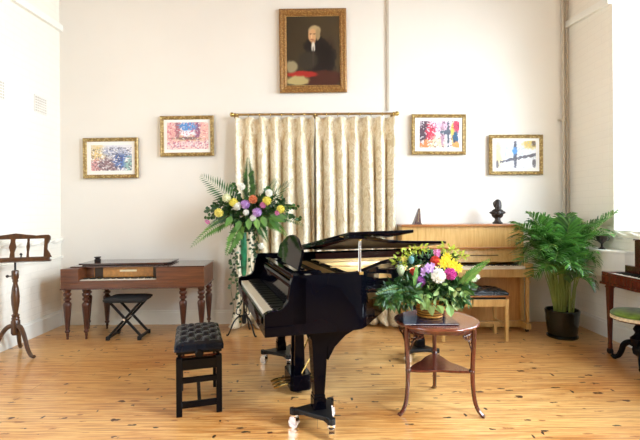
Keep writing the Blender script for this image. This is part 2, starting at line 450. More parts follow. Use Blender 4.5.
# skirting, picture rails, rope dado mouldings, pipes
def skirt(mb, a, b, y, axis):
    if axis == 'x': mb.box(a, b, y-.022, y, 0, .15); mb.box(a, b, y-.014, y, .15, .17)
    return mb
struct(MB().box(XL, XR, YB-.022, YB, 0, .14).box(XL, XR, YB-.014, YB, .14, .165).build('baseboard_back', 'white_paint', smooth=False))
struct(MB().box(XL, XL+.024, YF, YB, 0, .155).box(XL, XL+.014, YF, YB, .155, .185).build('baseboard_left', 'white_paint', smooth=False))
struct(MB().box(XR-.024, XR, YF, YB, 0, .155).box(XR-.014, XR, YF, YB, .155, .18).build('baseboard_right', 'white_paint', smooth=False))
def slant(x0, x1, ya, yb, za, zb, h):
    vs = [(x, y, z+q) for q in (0, h) for (y, z) in ((ya, za), (yb, zb)) for x in (x0, x1)]
    return MB().add(vs, [(0, 2, 3, 1), (4, 5, 7, 6), (0, 1, 5, 4), (2, 6, 7, 3), (0, 4, 6, 2), (1, 3, 7, 5)])
struct(slant(XL, XL+.045, 3.2, YB, 3.46, 3.545, .075).build('trim_1', 'white_paint', smooth=False))
struct(slant(XR-.045, XR, 4.4, YB, 3.47, 3.545, .075).build('trim_2', 'white_paint', smooth=False))
def rope(x, y0, y1, z, sx):
    mb = MB(); n = 18; st = .016; m = int((y1-y0)/st); vs = []
    for i in range(m+1):
        y = y0+(y1-y0)*i/m
        for k in range(n):
            a = 2*PI*k/n
            r = .024+.010*math.cos(2*a-2*PI*(y-y0)/.19)
            vs.append((x+sx*(.014+r*math.cos(a)*.8), y, z+r*math.sin(a)))
    mb.add(vs, [(i*n+k, i*n+(k+1) % n, (i+1)*n+(k+1) % n, (i+1)*n+k) for i in range(m) for k in range(n)])
    mb.box(min(x, x+sx*.012), max(x, x+sx*.012), y0, y1, z-.04, z+.04)
    return mb
struct(rope(XL, 1.5, YB-.002, 1.025, 1).build('trim_3', 'lime', angle=80))
struct(rope(XR, 2.35, YB-.002, 1.09, -1).build('trim_4', 'lime', angle=80))
struct(MB().box(XL, XL+.03, 1.5, YB, .81, .835).build('trim_5', 'lime', smooth=False))
struct(MB().box(2.42, XR-.2, YB-.03, YB, .90, .945).build('trim_6', 'lime', smooth=False))
# boxed-in shelf running along the right wall, rounded where it ends
led = [(XR, YB), (2.85, YB), (2.85, 4.36), (2.87, 4.29), (2.93, 4.21), (3.0, 4.15), (XR, 4.12)]
struct(MB().prism(led[::-1], .67, .915).build('trim_7', 'lime', smooth=False, bevel=.004))
ledt = [(XR, YB), (2.835, YB), (2.835, 4.36), (2.856, 4.28), (2.92, 4.195), (2.995, 4.13), (XR, 4.10)]
struct(MB().prism(ledt[::-1], .915, .94).build('trim_8', 'white_paint', smooth=False, bevel=.006))
# conduit above the curtain and water pipe in the corner
struct(MB().box(.865, .893, YB-.02, YB, 2.56, ZC).build('trim_9', 'conduit', smooth=False))
pc = MB().tube([(2.985, YB-.03, 0), (2.985, YB-.03, ZC)], .017, 10)
pc.tube([(3.035, YB-.022, 0), (3.035, YB-.022, ZC)], .010, 8)
pc.ball((2.985, YB-.03, 2.43), .03, .026, .035)
pc.box(2.93, 2.985, YB-.035, YB, 2.42, 2.44)
struct(pc.build('trim_10', 'conduit'))
# air bricks in the left wall
def airbrick(y0, z0, w=.21, h=.19, label=''):
    t = thing('air_vent', label, 'air vent', (XL, y0, z0), 0, 'air vents in the side wall')
    MB().box(0, .008, 0, w, 0, h).build('plate', 'vent', t, smooth=False)
    g = MB()
    for j in range(6):
        for i in range(6):
            g.box(.0078, .0095, .012+i*.033, .012+i*.033+.021, .012+j*.029, .012+j*.029+.016)
    g.build('grille', 'vent_hole', t, smooth=False)
airbrick(4.69, 2.47, label='cream air vent high on side wall, the one nearer the corner of the room')
airbrick(4.03, 2.47, label='cream air vent high on side wall, the one farther from the corner')

# ================================================================== LIGHT: daylight at the inferred right window, added fill at the others
wd = bpy.data.worlds.new('sky'); S.world = wd; wd.use_nodes = True
wd.node_tree.nodes['Background'].inputs[0].default_value = (.80, .90, 1, 1)
wd.node_tree.nodes['Background'].inputs[1].default_value = 1.2
def area(name, loc, rot, sx, sy, power, c, spread=180):
    l = bpy.data.lights.new(name, 'AREA'); l.shape = 'RECTANGLE'; l.size = sx; l.size_y = sy; l.energy = power; l.color = c
    l.spread = R(spread)
    o = bpy.data.objects.new(name, l); COL.objects.link(o); o.location = loc; o.rotation_euler = rot
    return o
def day_right(i, pw, c, spread=180):
    lo, hi, z0, z1 = RW[i]
    area('daylight', (XR+1.1, (lo+hi)/2, (z0+z1)/2+.55), (0, R(90-28), 0), z1-z0+.6, hi-lo+.8, pw, c, spread)
def day_left(i, pw, c):
    lo, hi, z0, z1 = LW[i]
    area('daylight', (XL-1.1, (lo+hi)/2, (z0+z1)/2+.55), (0, R(-90+28), 0), z1-z0+.6, hi-lo+.8, pw, c, 140)
def day_front(i, pw, c):
    lo, hi, z0, z1 = FW[i]
    area('daylight', ((lo+hi)/2, YF-.60, (z0+z1)/2), (R(90), 0, 0), hi-lo, z1-z0, pw, c)
LIGHTS = dict(r0=430, r1=1350, l0=380, l1=420, f=330)
COOL = (.76, .88, 1.0); WARM = (1.0, .93, .82)
day_right(0, LIGHTS['r0'], COOL, 140); day_right(1, LIGHTS['r1'], COOL, 140)  # second lamp is added fill from the opening out of view
day_left(0, LIGHTS['l0'], COOL); day_left(1, LIGHTS['l1'], COOL)  # added fill lamps at the unseen left openings

# ================================================================== CAMERA
cam = bpy.data.cameras.new('camera'); co = bpy.data.objects.new('camera', cam); COL.objects.link(co)
cam.lens = 24; cam.sensor_width = 36; cam.sensor_fit = 'HORIZONTAL'
cam.shift_x = (320-VX)/640; cam.shift_y = -(220-VY)/640
cam.clip_start = .05
co.matrix_world = Matrix.Translation((0, 0, EYE)) @ Matrix.Rotation(ROLL, 4, 'Y') @ Matrix.Rotation(R(90), 4, 'X')
S.camera = co
S.view_settings.view_transform = 'Standard'; S.view_settings.look = 'None'
S.view_settings.exposure = -0.12; S.view_settings.gamma = 1; S.view_settings.use_curve_mapping = False

# ================================================================== CURTAINS
def curtain(x0, x1, pleats, label, flare_r, flare_l, ph):
    nx = pleats*14; nz = 64; ztop, zbot = 2.460, .012; yc = YB-.115
    vs = []; uv = []; rnd = random.Random(ph)
    wander = [rnd.uniform(-.22, .22) for _ in range(pleats+2)]; amps = [rnd.uniform(.7, 1.15) for _ in range(pleats+2)]
    for j in range(nz+1):
        t = j/nz; z = ztop+(zbot-ztop)*t
        for i in range(nx+1):
            u = i/nx*pleats; k = int(u); fr = u-k
            w = wander[k]*(1-fr)+wander[min(k+1, pleats)]*fr; am = amps[k]*(1-fr)+amps[min(k+1, pleats)]*fr
            s = .5+.5*math.cos(2*PI*(u+w*min(1, t*2)))
            # pinch pleat: tight narrow ridge in the top 18 cm, opening into a full fold
            pin = max(0, 1-abs(ztop-.13-z)/.14) if z > ztop-.30 else 0
            s1 = s**(1+3.5*pin)
            d = (.052+.026*t)*am*(1-.25*pin)
            y = yc-d*(s1*2-1)
            x = x0+(x1-x0)*i/nx+.012*math.sin(2*PI*(u+w))*(1-pin)
            low = max(0, (.34-z)/.34)
            e = low**1.7
            x += e*(flare_r*(i/nx)**2-flare_l*(1-i/nx)**2)+e*.02*math.sin(u*3.1+z*22)
            y += -e*(.10+.06*math.sin(u*2.3+1)+.05*math.sin(z*30+u*4))
            zz = z+(e*.018*(1+math.sin(u*5+2)) if z < .3 else 0)
            y = min(y, YB-.028)
            vs.append((x, y, zz)); uv.append((i/nx*(x1-x0)*1.9, z))
    mb = MB(); mb.add(vs, [(j*(nx+1)+i, (j+1)*(nx+1)+i, (j+1)*(nx+1)+i+1, j*(nx+1)+i+1) for j in range(nz) for i in range(nx)])
    o = mb.build('curtain', 'curtain', angle=180)
    l = o.data.uv_layers.new(name='UVMap')
    for lp in o.data.loops: l.data[lp.index].uv = uv[lp.vertex_index]
    sm = o.modifiers.new('thick', 'SOLIDIFY'); sm.thickness = .004
    tag(o, label, 'curtain', 'pair of damask curtains')
curtain(-.935, -.012, 6, 'cream damask curtain panel behind the tall flower stand', .0, .07, 3)
curtain(.004, .925, 6, 'cream damask curtain panel ending beside the upright piano', .03, .0, 9)
t = thing('curtain_rod', 'brass curtain rod with ball finials above the cream curtains', 'curtain rod', (0, YB-.115, 2.50))
MB().tube([(-.97, 0, 0), (.95, 0, 0)], .014, 12).build('rod', 'old_brass', t)
for x, s in ((-.985, -1), (.965, 1)):
    MB().ball((x, 0, 0), .028).tube([(x-s*.045, 0, 0), (x-s*.03, 0, 0)], .021, 12).build('finial', 'brass', t)
for x in (-.955, 0, .935):
    MB().box(x-.01, x+.01, -.0, .114, -.008, .008).tube([(x, .105, 0), (x, .114, 0)], .03, 12).build('bracket', 'old_brass', t)
for i in range(15):
    a = [(-.925+i*.132, math.cos(q)*.02, -.006+math.sin(q)*.022) for q in [2*PI*k/12 for k in range(13)]]
    MB().tube(a, .003, 5).build('ring', 'brass', t)

# ================================================================== PICTURES (painted as coloured patches on a fine grid)
def h2(i, j, s): 
    n = math.sin(i*127.1+j*311.7+s*74.7)*43758.5453
    return n-math.floor(n)
def vnoise(x, y, s=0):
    i, j = math.floor(x), math.floor(y); fx, fy = x-i, y-j; fx = fx*fx*(3-2*fx); fy = fy*fy*(3-2*fy)
    a = h2(i, j, s)*(1-fx)+h2(i+1, j, s)*fx; b = h2(i, j+1, s)*(1-fx)+h2(i+1, j+1, s)*fx
    return a*(1-fy)+b*fy
def blend(c, d, f): return [c[k]*(1-f)+d[k]*f for k in range(3)]
def vcmat(name, rough):
    m, nt, b = newmat(name); a = nt.nodes.new('ShaderNodeVertexColor'); a.layer_name = 'paint'
    nt.links.new(a.outputs[0], b.inputs['Base Color']); b.inputs['Roughness'].default_value = rough; return m
VC = vcmat('watercolour_paper', .6); VO = vcmat('oil_paint', .38)
def painting(name, w, h, fn, parent, y, mat, nx=84, ny=60):
    mb = MB(); mb.add([((i/nx-.5)*w, y, (j/ny-.5)*h) for j in range(ny+1) for i in range(nx+1)],
                      [(j*(nx+1)+i, j*(nx+1)+i+1, (j+1)*(nx+1)+i+1, (j+1)*(nx+1)+i) for j in range(ny) for i in range(nx)])
    o = mb.build(name, mat, parent, smooth=False)
    ca = o.data.color_attributes.new(name='paint', type='FLOAT_COLOR', domain='POINT')
    for j in range(ny+1):
        for i in range(nx+1):
            c = fn(i/nx, j/ny); ca.data[j*(nx+1)+i].color = (lin(max(0, min(255, c[0]))), lin(max(0, min(255, c[1]))), lin(max(0, min(255, c[2]))), 1)
    return o
def blobs(lst, u, v, c, s=0, rag=.35):
    for bx, by, rx, ry, col, soft in lst:
        d = math.hypot((u-bx)/rx, (v-by)/ry)+(vnoise(u*26, v*20, s)-.5)*rag*2
        f = max(0, min(1, (1-d)/soft+.5)); c = blend(c, col, f)
    return c
def picture(px0, py0, px1, py1, fn, label, fw, mat_name, inner, tilt=0, yaw=0, vo=False, name='framed_picture'):
    a = P(px0, py0, YB-.03); b = P(px1, py1, YB-.03)
    cx, cz = (a.x+b.x)/2, (a.z+b.z)/2; w, h = b.x-a.x, a.z-b.z
    t = thing(name, label, 'picture', (cx, YB-.02, cz), 0)
    t.rotation_euler = (0, tilt, yaw)
    if not vo: t['group'] = 'small gold framed pictures on the back wall'
    f = MB(); o_ = [(-w/2, -h/2), (w/2, -h/2), (w/2, h/2), (-w/2, h/2)]
    # mitred moulding: four stepped rings
    prof = [(0, 0), (0, -.022), (fw*.25, -.034), (fw*.55, -.026), (fw*.8, -.030), (fw, -.014), (fw, 0)]
    vs = []
    for d, y in prof:
        for sx, sz in ((-1, -1), (1, -1), (1, 1), (-1, 1)): vs.append((sx*(w/2-d), y, sz*(h/2-d)))
    n = len(prof)
    f.add(vs, [(i*4+k, (i+1)*4+k, (i+1)*4+(k+1) % 4, i*4+(k+1) % 4) for i in range(n-1) for k in range(4)])
    f.build('frame', mat_name, t, smooth=False)
    iw, ih = w-2*fw, h-2*fw
    MB().box(-iw/2-.003, iw/2+.003, -.012, 0, -ih/2-.003, ih/2+.003).build('mount', 'mat_card' if not vo else 'gold_slip', t, smooth=False)
    q0 = P(inner[0], inner[1], YB-.03); q1 = P(inner[2], inner[3], YB-.03)
    pw, ph = q1.x-q0.x, q0.z-q1.z
    o = painting('painting', pw, ph, fn, t, 0, VO if vo else VC, *( (90, 110) if vo else (96, 64)))
    o.location = ((q0.x+q1.x)/2-cx, -.0135, (q0.z+q1.z)/2-cz)
    return t
def pale(c, f=.3): return [x+(246-x)*f for x in c]
def ink(u, v, s, fx, fy, thr, c, col, amt=1):
    n = vnoise(u*fx, v*fy, s); return blend(c, col, amt) if n > thr else c
def art1(u, v):
    c = [226, 226, 232]
    c = blobs([(.12, .62, .22, .4, (226, 196, 120), .7), (.12, .2, .2, .25, (206, 130, 130), .7), (.42, .22, .26, .26, (120, 84, 90), .6), (.78, .4, .22, .3, (52, 96, 176), .5), (.68, .55, .1, .18, (40, 70, 150), .5), (.92, .25, .1, .3, (130, 176, 170), .6), (.55, .75, .3, .15, (150, 160, 190), .8)], u, v, c, 1)
    if v < .9:
        c = ink(u, v, 5, 46, 30, .66, c, (52, 48, 62), .75); c = ink(u, v, 8, 30, 34, .76, c, (250, 248, 246), .85)
    return pale(c, .22)
def art2(u, v):
    c = [240, 204, 196]
    c = blobs([(.5, .42, .5, .16, (214, 164, 120), .7), (.5, .2, .5, .1, (236, 206, 206), .7), (.12, .7, .12, .4, (226, 158, 150), .6), (.9, .7, .14, .35, (240, 176, 160), .6), (.27, .78, .07, .4, (150, 84, 90), .4), (.73, .78, .07, .4, (120, 60, 100), .4), (.5, .84, .2, .2, (48, 124, 206), .5), (.5, .58, .18, .12, (232, 236, 246), .5), (.45, .4, .3, .05, (110, 80, 70), .5)], u, v, c, 2)
    c = ink(u, v, 3, 40, 26, .70, c, (196, 64, 92), .7); c = ink(u, v, 7, 34, 30, .78, c, (250, 244, 240), .8)
    if v < .3: c = ink(u, v, 9, 30, 26, .72, c, (150, 70, 120), .6)
    return pale(c, .22)
def art3(u, v):
    c = [236, 222, 228]
    c = blobs([(.5, .8, .3, .2, (226, 180, 206), .8), (.12, .5, .18, .6, (60, 36, 50), .5), (.28, .45, .12, .5, (206, 32, 62), .5), (.2, .1, .24, .2, (226, 120, 60), .7), (.45, .15, .2, .25, (244, 214, 170), .8), (.58, .5, .05, .4, (176, 130, 150), .6), (.72, .5, .03, .5, (60, 76, 90), .4), (.66, .58, .14, .08, (70, 80, 96), .5), (.84, .55, .05, .4, (246, 196, 70), .5), (.93, .8, .09, .25, (206, 46, 76), .4), (.9, .35, .07, .25, (24, 76, 116), .4), (.93, .1, .1, .12, (236, 150, 70), .5)], u, v, c, 3)
    c = ink(u, v, 4, 30, 20, .74, c, (250, 246, 248), .8) if u < .6 else c
    c = ink(u, v, 6, 40, 24, .8, c, (60, 20, 40), .7)
    return pale(c, .12)
def art4(u, v):
    c = [238, 242, 248]
    c = blobs([(.06, .5, .1, .5, (236, 214, 140), .8), (.3, .6, .16, .24, (198, 220, 246), .8), (.6, .7, .2, .3, (214, 232, 250), .8), (.48, .5, .045, .6, (40, 44, 66), .4), (.47, .62, .06, .14, (40, 120, 210), .5), (.88, .88, .2, .16, (216, 186, 76), .5), (.95, .9, .06, .1, (90, 66, 40), .5), (.96, .18, .05, .14, (70, 64, 70), .5), (.03, .14, .04, .16, (80, 74, 80), .5)], u, v, c, 4, .25)
    d = abs(v-(.20+.30*u))-(vnoise(u*30, v*10, 5)-.5)*.06
    if d < .05 and u > .1: c = blend(c, (44, 44, 60), .9)
    c = ink(u, v, 6, 34, 22, .8, c, (150, 160, 180), .6)
    return pale(c, .25)
picture(83, 138, 138.5, 178, art1, 'small gold frame with grey blue street scene, lowest and nearest the left corner', .045, 'gold_frame', (91, 145, 132, 170.5), R(-.4))
picture(160, 116, 214, 156, art2, 'small gold frame with pink and red picture around a blue patch', .045, 'gold_frame', (167, 122.5, 208.5, 149), R(-.4))
picture(411.5, 114.5, 466, 154.5, art3, 'small gold frame with crimson, white and yellow abstract picture', .042, 'gold_frame', (419.5, 121, 459.5, 147.5), R(.6))
picture(489, 135, 543, 174.5, art4, 'small gold frame with blue white picture crossed by dark strokes', .042, 'gold_frame', (496, 141, 536, 168), R(.2))
def oil(u, v):
    """a plain generic sitter in a dark coat: stand-in for the large portrait"""
    c = [52+16*u+10*vnoise(u*5, v*5), 44+13*u+8*vnoise(u*5, v*5), 33+9*u]
    L = [(.80, .45, .12, .22, (58, 44, 34), .4), (.62, .36, .30, .30, (22, 21, 22), .22), (.55, .56, .22, .14, (22, 21, 22), .3), (.66, .10, .42, .12, (70, 36, 28), .25), (.28, .16, .28, .05, (164, 44, 38), .35), (.2, .07, .22, .07, (176, 160, 108), .4), (.09, .27, .11, .09, (150, 138, 104), .4), (.40, .36, .18, .14, (50, 46, 38), .4),
         (.525, .79, .115, .085, (176, 154, 112), .3), (.485, .72, .075, .105, (204, 158, 112), .22), (.59, .74, .04, .085, (160, 138, 100), .35), (.50, .63, .04, .04, (176, 130, 92), .3), (.50, .555, .035, .075, (222, 216, 200), .3), (.50, .40, .02, .14, (60, 52, 46), .5),
         (.455, .745, .022, .008, (70, 46, 34), .5), (.52, .745, .022, .008, (70, 46, 34), .5), (.475, .665, .03, .007, (150, 80, 66), .5), (.47, .71, .012, .03, (226, 184, 140), .5)]
    return blobs(L, u, v, c, 12, .10)
p = picture(279, 9, 347, 92.3, oil, 'large gilt framed oil portrait of a seated figure in dark coat', .085, 'old_gold', (286.5, 16.5, 340, 85), R(-.3), 0, True)
# ================================================================== GRAND PIANO  (x = towards the tail, y = towards the bass side)
gp = thing('grand_piano', 'polished black grand piano with its lid propped open on the short stick', 'piano', (-.289, 2.41, 0), R(16))
W = 1.48
curve = [(.54, 0), (.61, .03), (.70, .14), (.84, .31), (.98, .48), (1.14, .62), (1.32, .73), (1.52, .80), (1.68, .87), (1.79, .98), (1.83, 1.13), (1.80, 1.31), (1.72, 1.43), (1.60, W)]
cv = [tuple(p)[:2] for p in smooth_path([(x, y, 0) for x, y in curve], 5)]
outer = [(.16, 0), (.3, 0), (.45, 0)]+cv+[(1.2, W), (.7, W), (.16, W)]
def offset(path, d):
    out = []
    for i in range(len(path)):
        a = Vector(path[max(i-1, 0)]); b = Vector(path[min(i+1, len(path)-1)]); t = (b-a).normalized()
        out.append((path[i][0]-t.y*d, path[i][1]+t.x*d))
    return out
inner = offset(outer, .05); inner2 = offset(outer, .06)
MB().sweep('open', outer, inner, .625, .97).build('rim', 'lacquer', gp, angle=50, bevel=.004)
ki = [k for k, q in enumerate(outer) if q[0] > .44]
MB().sweep('open', [inner[k] for k in ki], [inner2[k] for k in ki], .70, .955).build('inner_rim', 'mahog_in', gp, angle=50)
MB().prism(inner, .66, .68).build('bottom_board', 'black_satin', gp, smooth=False)
plate = [q for q in offset(outer, .062) if q[0] > .38]; 
MB().prism([(.38, .062)]+plate+[(.38, W-.062)], .845, .855).build('soundboard', 'soundboard', gp, smooth=False)
# cast plate: rim band, struts, tuning pin field
ip = MB()
pl_o = [q for q in offset(outer, .07) if q[0] > .5]; pl_i = [q for q in offset(outer, .19) if True][:]
pl_i = [offset(outer, .19)[k] for k, q in enumerate(offset(outer, .07)) if q[0] > .5]
ip.sweep('open', pl_o, pl_i, .868, .882)
ip.box(.22, .62, .065, W-.065, .875, .89)
for b0, b1, a1 in ((.36, .30, .92), (.66, .66, 1.55), (.95, 1.02, 1.82), (1.2, 1.3, 1.78)):
    ip.add([(.6, b0-.018, .88), (.6, b0+.018, .88), (a1, b1+.018, .88), (a1, b1-.018, .88), (.6, b0-.010, .925), (.6, b0+.010, .925), (a1, b1+.010, .905), (a1, b1-.010, .905)],
           [(0, 1, 2, 3), (7, 6, 5, 4), (0, 4, 5, 1), (1, 5, 6, 2), (2, 6, 7, 3), (3, 7, 4, 0)])
for (a, b) in ((1.66, .86), (1.72, 1.22), (1.2, .62)):
    ip.lathe([(.05, .882), (.05, .886), (.03, .888)], a, b, 16)
ip.build('iron_plate', 'gold_plate', gp, bevel=.003)
st = MB()
for i in range(70):
    f = i/69; b = .10+f*1.26
    a1 = None
    for k in range(len(cv)-1):
        if cv[k][1] <= b-.02 <= cv[k+1][1]: a1 = cv[k][0]-.17
    a1 = a1 or 1.62
    b1 = b+(.05 if b > .9 else -.0)
    st.add([(.58, b-.0016, .902), (.58, b+.0016, .902), (min(a1, 1.7), min(b1, 1.36)+.0016, .898), (min(a1, 1.7), min(b1, 1.36)-.0016, .898)], [(0, 1, 2, 3)])
so = st.build('strings', 'string', gp, smooth=False); so['kind'] = 'stuff'
dm = MB()
for i in range(58):
    b = .16+i*.0205
    dm.box(.60, .635, b, b+.009, .905, .920)
dm.box(.590, .60, .15, 1.36, .90, .917)
dm.build('dampers', 'black_satin', gp, smooth=False)
# key bed, key blocks, cheeks, key slip
MB().box(-.005, .162, 0, W, .625, .685).box(.162, .45, .05, W-.05, .63, .685).build('key_bed', 'lacquer', gp, smooth=False, bevel=.004)
MB().box(-.012, .012, .09, W-.09, .685, .722).build('key_slip', 'lacquer', gp, smooth=False, bevel=.004)
for s in (0, 1):
    b0, b1 = (0, .05) if s == 0 else (W-.05, W)
    prof = [(-.005, .685), (-.005, .755), (.02, .768), (.07, .772), (.105, .785), (.13, .82), (.14, .87), (.147, .925), (.16, .955), (.19, .97), (.24, .97), (.24, .685)]
    mb = MB(); n = len(prof)
    mb.add([(x, b0, z) for x, z in prof]+[(x, b1, z) for x, z in prof], [tuple(range(n)), tuple(range(2*n-1, n-1, -1))]+[(i, n+i, n+(i+1) % n, (i+1) % n) for i in range(n)])
    mb.build('cheek', 'lacquer', gp, angle=50, bevel=.003)
    k0, k1 = (.05, .10) if s == 0 else (W-.10, W-.05)
    MB().box(0, .185, k0, k1, .685, .745).build('key_block', 'lacquer', gp, smooth=False, bevel=.006)
kb = MB(); n = 52; kw = (W-.2)/n
for i in range(n): kb.box(.012, .165, .1+i*kw+.0006, .1+(i+1)*kw-.0006, .70, .742)
ko = kb.build('white_keys', 'ivory', gp, smooth=False)
bk = MB()
for i in range(51):
    if (51-i) % 7 in (2, 6): continue
    c = .1+(i+1)*kw; bk.add([(.068, c-.006, .742), (.068, c+.006, .742), (.165, c+.006, .742), (.165, c-.006, .742), (.074, c-.0045, .755), (.074, c+.0045, .755), (.165, c+.0045, .755), (.165, c-.0045, .755)],
                             [(3, 2, 1, 0), (4, 5, 6, 7), (0, 1, 5, 4), (1, 2, 6, 5), (2, 3, 7, 6), (3, 0, 4, 7)])
bk.build('black_keys', 'ebony', gp, smooth=False)
# fallboard standing behind the keys with a rounded grey-lit top edge
fb = MB(); pr = [(.165, .74), (.178, .79), (.186, .86), (.184, .885), (.192, .90), (.208, .902), (.216, .885), (.216, .72), (.165, .72)]
n = len(pr); fb.add([(x, .052, z) for x, z in pr]+[(x, W-.052, z) for x, z in pr], [tuple(range(n)), tuple(range(2*n-1, n-1, -1))]+[(i, n+i, n+(i+1) % n, (i+1) % n) for i in range(n)])
fb.build('fallboard', 'lacquer', gp, angle=50)
# music desk: sliding tray and arched panel
tr = MB()
tr.box(.20, .245, .05, W-.05, .925, .95); tr.box(.40, .42, .05, W-.05, .915, .94)
for b in (.06, .30, 1.10, 1.36): tr.box(.20, .42, b, b+.06, .925, .948)
tr.box(.30, .325, .36, 1.12, .948, .962); tr.box(.20, .34, .06, W-.06, .915, .926)
tr.build('desk_tray', 'lacquer', gp, bevel=.003)
md = MB(); prof = [(.36, 0), (.36, .13), (.385, .155), (.43, .165), (.47, .185), (.56, .225), (.66, .245), (.74, .25), (.82, .245), (.92, .225), (1.01, .185), (1.05, .165), (1.095, .155), (1.12, .13), (1.12, 0)]
n = len(prof); k = .20
md.add([(.285+k*h-.009, b, .95+h*.87) for b, h in prof]+[(.285+k*h+.009, b, .95+h*.87) for b, h in prof], [tuple(range(n)), tuple(range(2*n-1, n-1, -1))]+[(i, n+i, n+(i+1) % n, (i+1) % n) for i in range(n)])
md.build('music_desk', 'lacquer', gp, angle=50, bevel=.004)
# lid: hinged on the bass side, raised 7.6 degrees; the front flap is folded back on top
PH = R(7.6); HZ = .978
def up(a, b, t): # a along, b across, t = height above the lid plane
    q = W-b
    return (a, W-q*math.cos(PH)-t*math.sin(PH), HZ+q*math.sin(PH)+t*math.cos(PH))
lo = offset([q for q in outer if q[0] >= .5], -.012); lo = [(.505, -.012)]+[q for q in lo if q[0] > .52]+[(.505, W+.012)]
mb = MB(); n = len(lo)
mb.add([up(a, b, 0) for a, b in lo]+[up(a, b, .02) for a, b in lo], [tuple(range(n-1, -1, -1)), tuple(range(n, 2*n))]+[(i, (i+1) % n, n+(i+1) % n, n+i) for i in range(n)])
mb.build('lid', 'lacquer', gp, angle=50, bevel=.003)
lm = [(a, b) for a, b in offset([q for q in outer if q[0] >= .52], .012)]
mb = MB(); n = len(lm); mb.add([up(a, b, -.0015) for a, b in lm], [tuple(range(n-1, -1, -1))]); mb.build('lid_underside', 'lid_in', gp, smooth=False)
fl = [(.505, -.012), (.93, -.012), (.945, .01), (.945, W), (.505, W)]
mb = MB(); n = len(fl)
e = lambda a: .0215+(a-.505)*math.tan(R(1.0))
mb.add([up(a, b, e(a)) for a, b in fl]+[up(a, b, e(a)+.018) for a, b in fl], [tuple(range(n-1, -1, -1)), tuple(range(n, 2*n))]+[(i, (i+1) % n, n+(i+1) % n, n+i) for i in range(n)])
mb.build('lid_flap', 'lacquer', gp, bevel=.003)
for b in (.12, 1.3):
    mb = MB(); p = up(.50, b, .022); mb.tube([(p[0], p[1]-.05, p[2]-.001), (p[0], p[1]+.02, p[2]+.001)], .004, 8).build('flap_hinge', 'brass', gp)
pa = up(.60, .05, 0)
MB().tube([(.585, .035, .955), (pa[0], pa[1], pa[2])], [.010, .008], 8).build('prop_stick', 'chrome', gp)
MB().ball((pa[0], pa[1], pa[2]-.004), .012).box(.57, .60, .01, .055, .955, .973).build('prop_cup', 'brass', gp)
# legs on triangular dollies
def leg(a, b, flare):
    mb = MB(); 
    sec = [(.63, .15), (.60, .14), (.55, .108), (.50, .094), (.30, .074), (.215, .064), (.21, .070), (.195, .070), (.19, .078), (.125, .078)]
    for (z0, w0), (z1, w1) in zip(sec, sec[1:]): mb.taper(a, b, z1, z0, w1, w0)
    if flare:   # curved bracket under the key bed
        pr = [(.055, .62), (.30, .62), (.24, .60), (.17, .565), (.10, .50), (.055, .42)]
        n = len(pr); mb.add([(a+x, b-.035, z) for x, z in pr]+[(a+x, b+.035, z) for x, z in pr], [tuple(range(n)), tuple(range(2*n-1, n-1, -1))]+[(i, n+i, n+(i+1) % n, (i+1) % n) for i in range(n)])
    l = mb.build('leg', 'lacquer', gp, angle=30)
    return l
def dolly(a, b, rot):
    d = MB()
    for k in range(3):
        an = rot+k*2*PI/3; ux, uy = math.cos(an), math.sin(an)
        m4 = Matrix.Translation((a, b, 0)) @ Matrix.Rotation(an, 4, 'Z')
        d.box(0, .155, -.024, .024, .085, .115, m4)
        d.add([tuple(m4 @ Vector(q)) for q in ((.155, -.026, .085), (.178, -.012, .085), (.178, .012, .085), (.155, .026, .085), (.155, -.026, .12), (.178, -.012, .12), (.178, .012, .12), (.155, .026, .12))],
              [(3, 2, 1, 0), (4, 5, 6, 7), (0, 1, 5, 4), (1, 2, 6, 5), (2, 3, 7, 6), (3, 0, 4, 7)])
    tri = [(a+.165*math.cos(rot+k*2*PI/3), b+.165*math.sin(rot+k*2*PI/3)) for k in range(3)]
    d.prism(tri, .092, .118)
    do = d.build('dolly', 'black_metal', gp, smooth=False, bevel=.003)
    for k in range(3):
        an = rot+k*2*PI/3; x, y = a+.15*math.cos(an), b+.15*math.sin(an)
        c = MB(); ca = an+1.1; ax, ay = math.cos(ca)*.012, math.sin(ca)*.012
        c.tube([(x-ax*1.4, y-ay*1.4, .032), (x+ax*1.4, y+ay*1.4, .032)], .032, 18)
        c.lathe([(.02, .068), (.026, .074), (.026, .085)], x, y, 14)
        c.box(-.024, -.019, -.02, .022, .02, .072, Matrix.Translation((x, y, 0)) @ Matrix.Rotation(ca, 4, 'Z'))
        c.box(.019, .024, -.02, .022, .02, .072, Matrix.Translation((x, y, 0)) @ Matrix.Rotation(ca, 4, 'Z'))
        c.build('caster', 'chrome', do)
leg(.35, .15, True); dolly(.35, .15, R(164))
leg(.35, 1.33, True); dolly(.35, 1.33, R(164))
leg(1.56, 1.05, False); dolly(1.56, 1.05, R(200))
# lyre with three pedals
ly = MB(); b = .74
ly.box(.30, .42, b-.10, b+.10, .55, .62)
for s in (-1, 1):
    ly.taper(.36, b+s*.055, .14, .56, .08, .06, .035, .035)
    ly.taper(.36, b+s*.02, .14, .56, .007, .007)
lb = MB().prism([(.28, b-.10), (.30, b-.125), (.42, b-.125), (.44, b-.10), (.44, b+.10), (.42, b+.125), (.30, b+.125), (.28, b+.10)], .035, .15)
lo_ = ly.build('lyre', 'lacquer', gp, smooth=False, bevel=.004)
lb.build('lyre_box', 'lacquer', lo_, smooth=False, bevel=.006)
for s in (-1, 0, 1):
    MB().tube(bez((.30, b+s*.06, .075), (.24, b+s*.06, .08), (.22, b+s*.06, .07), (.165, b+s*.06, .06), 6), [.006, .007, .008, .010, .012, .012, .008], 8).build('pedal', 'brass', lo_)
for s in (-1, 1): MB().tube([(.37, b+s*.08, .14), (.62, b+s*.16, .63)], .007, 6).build('brace', 'brass', lo_)

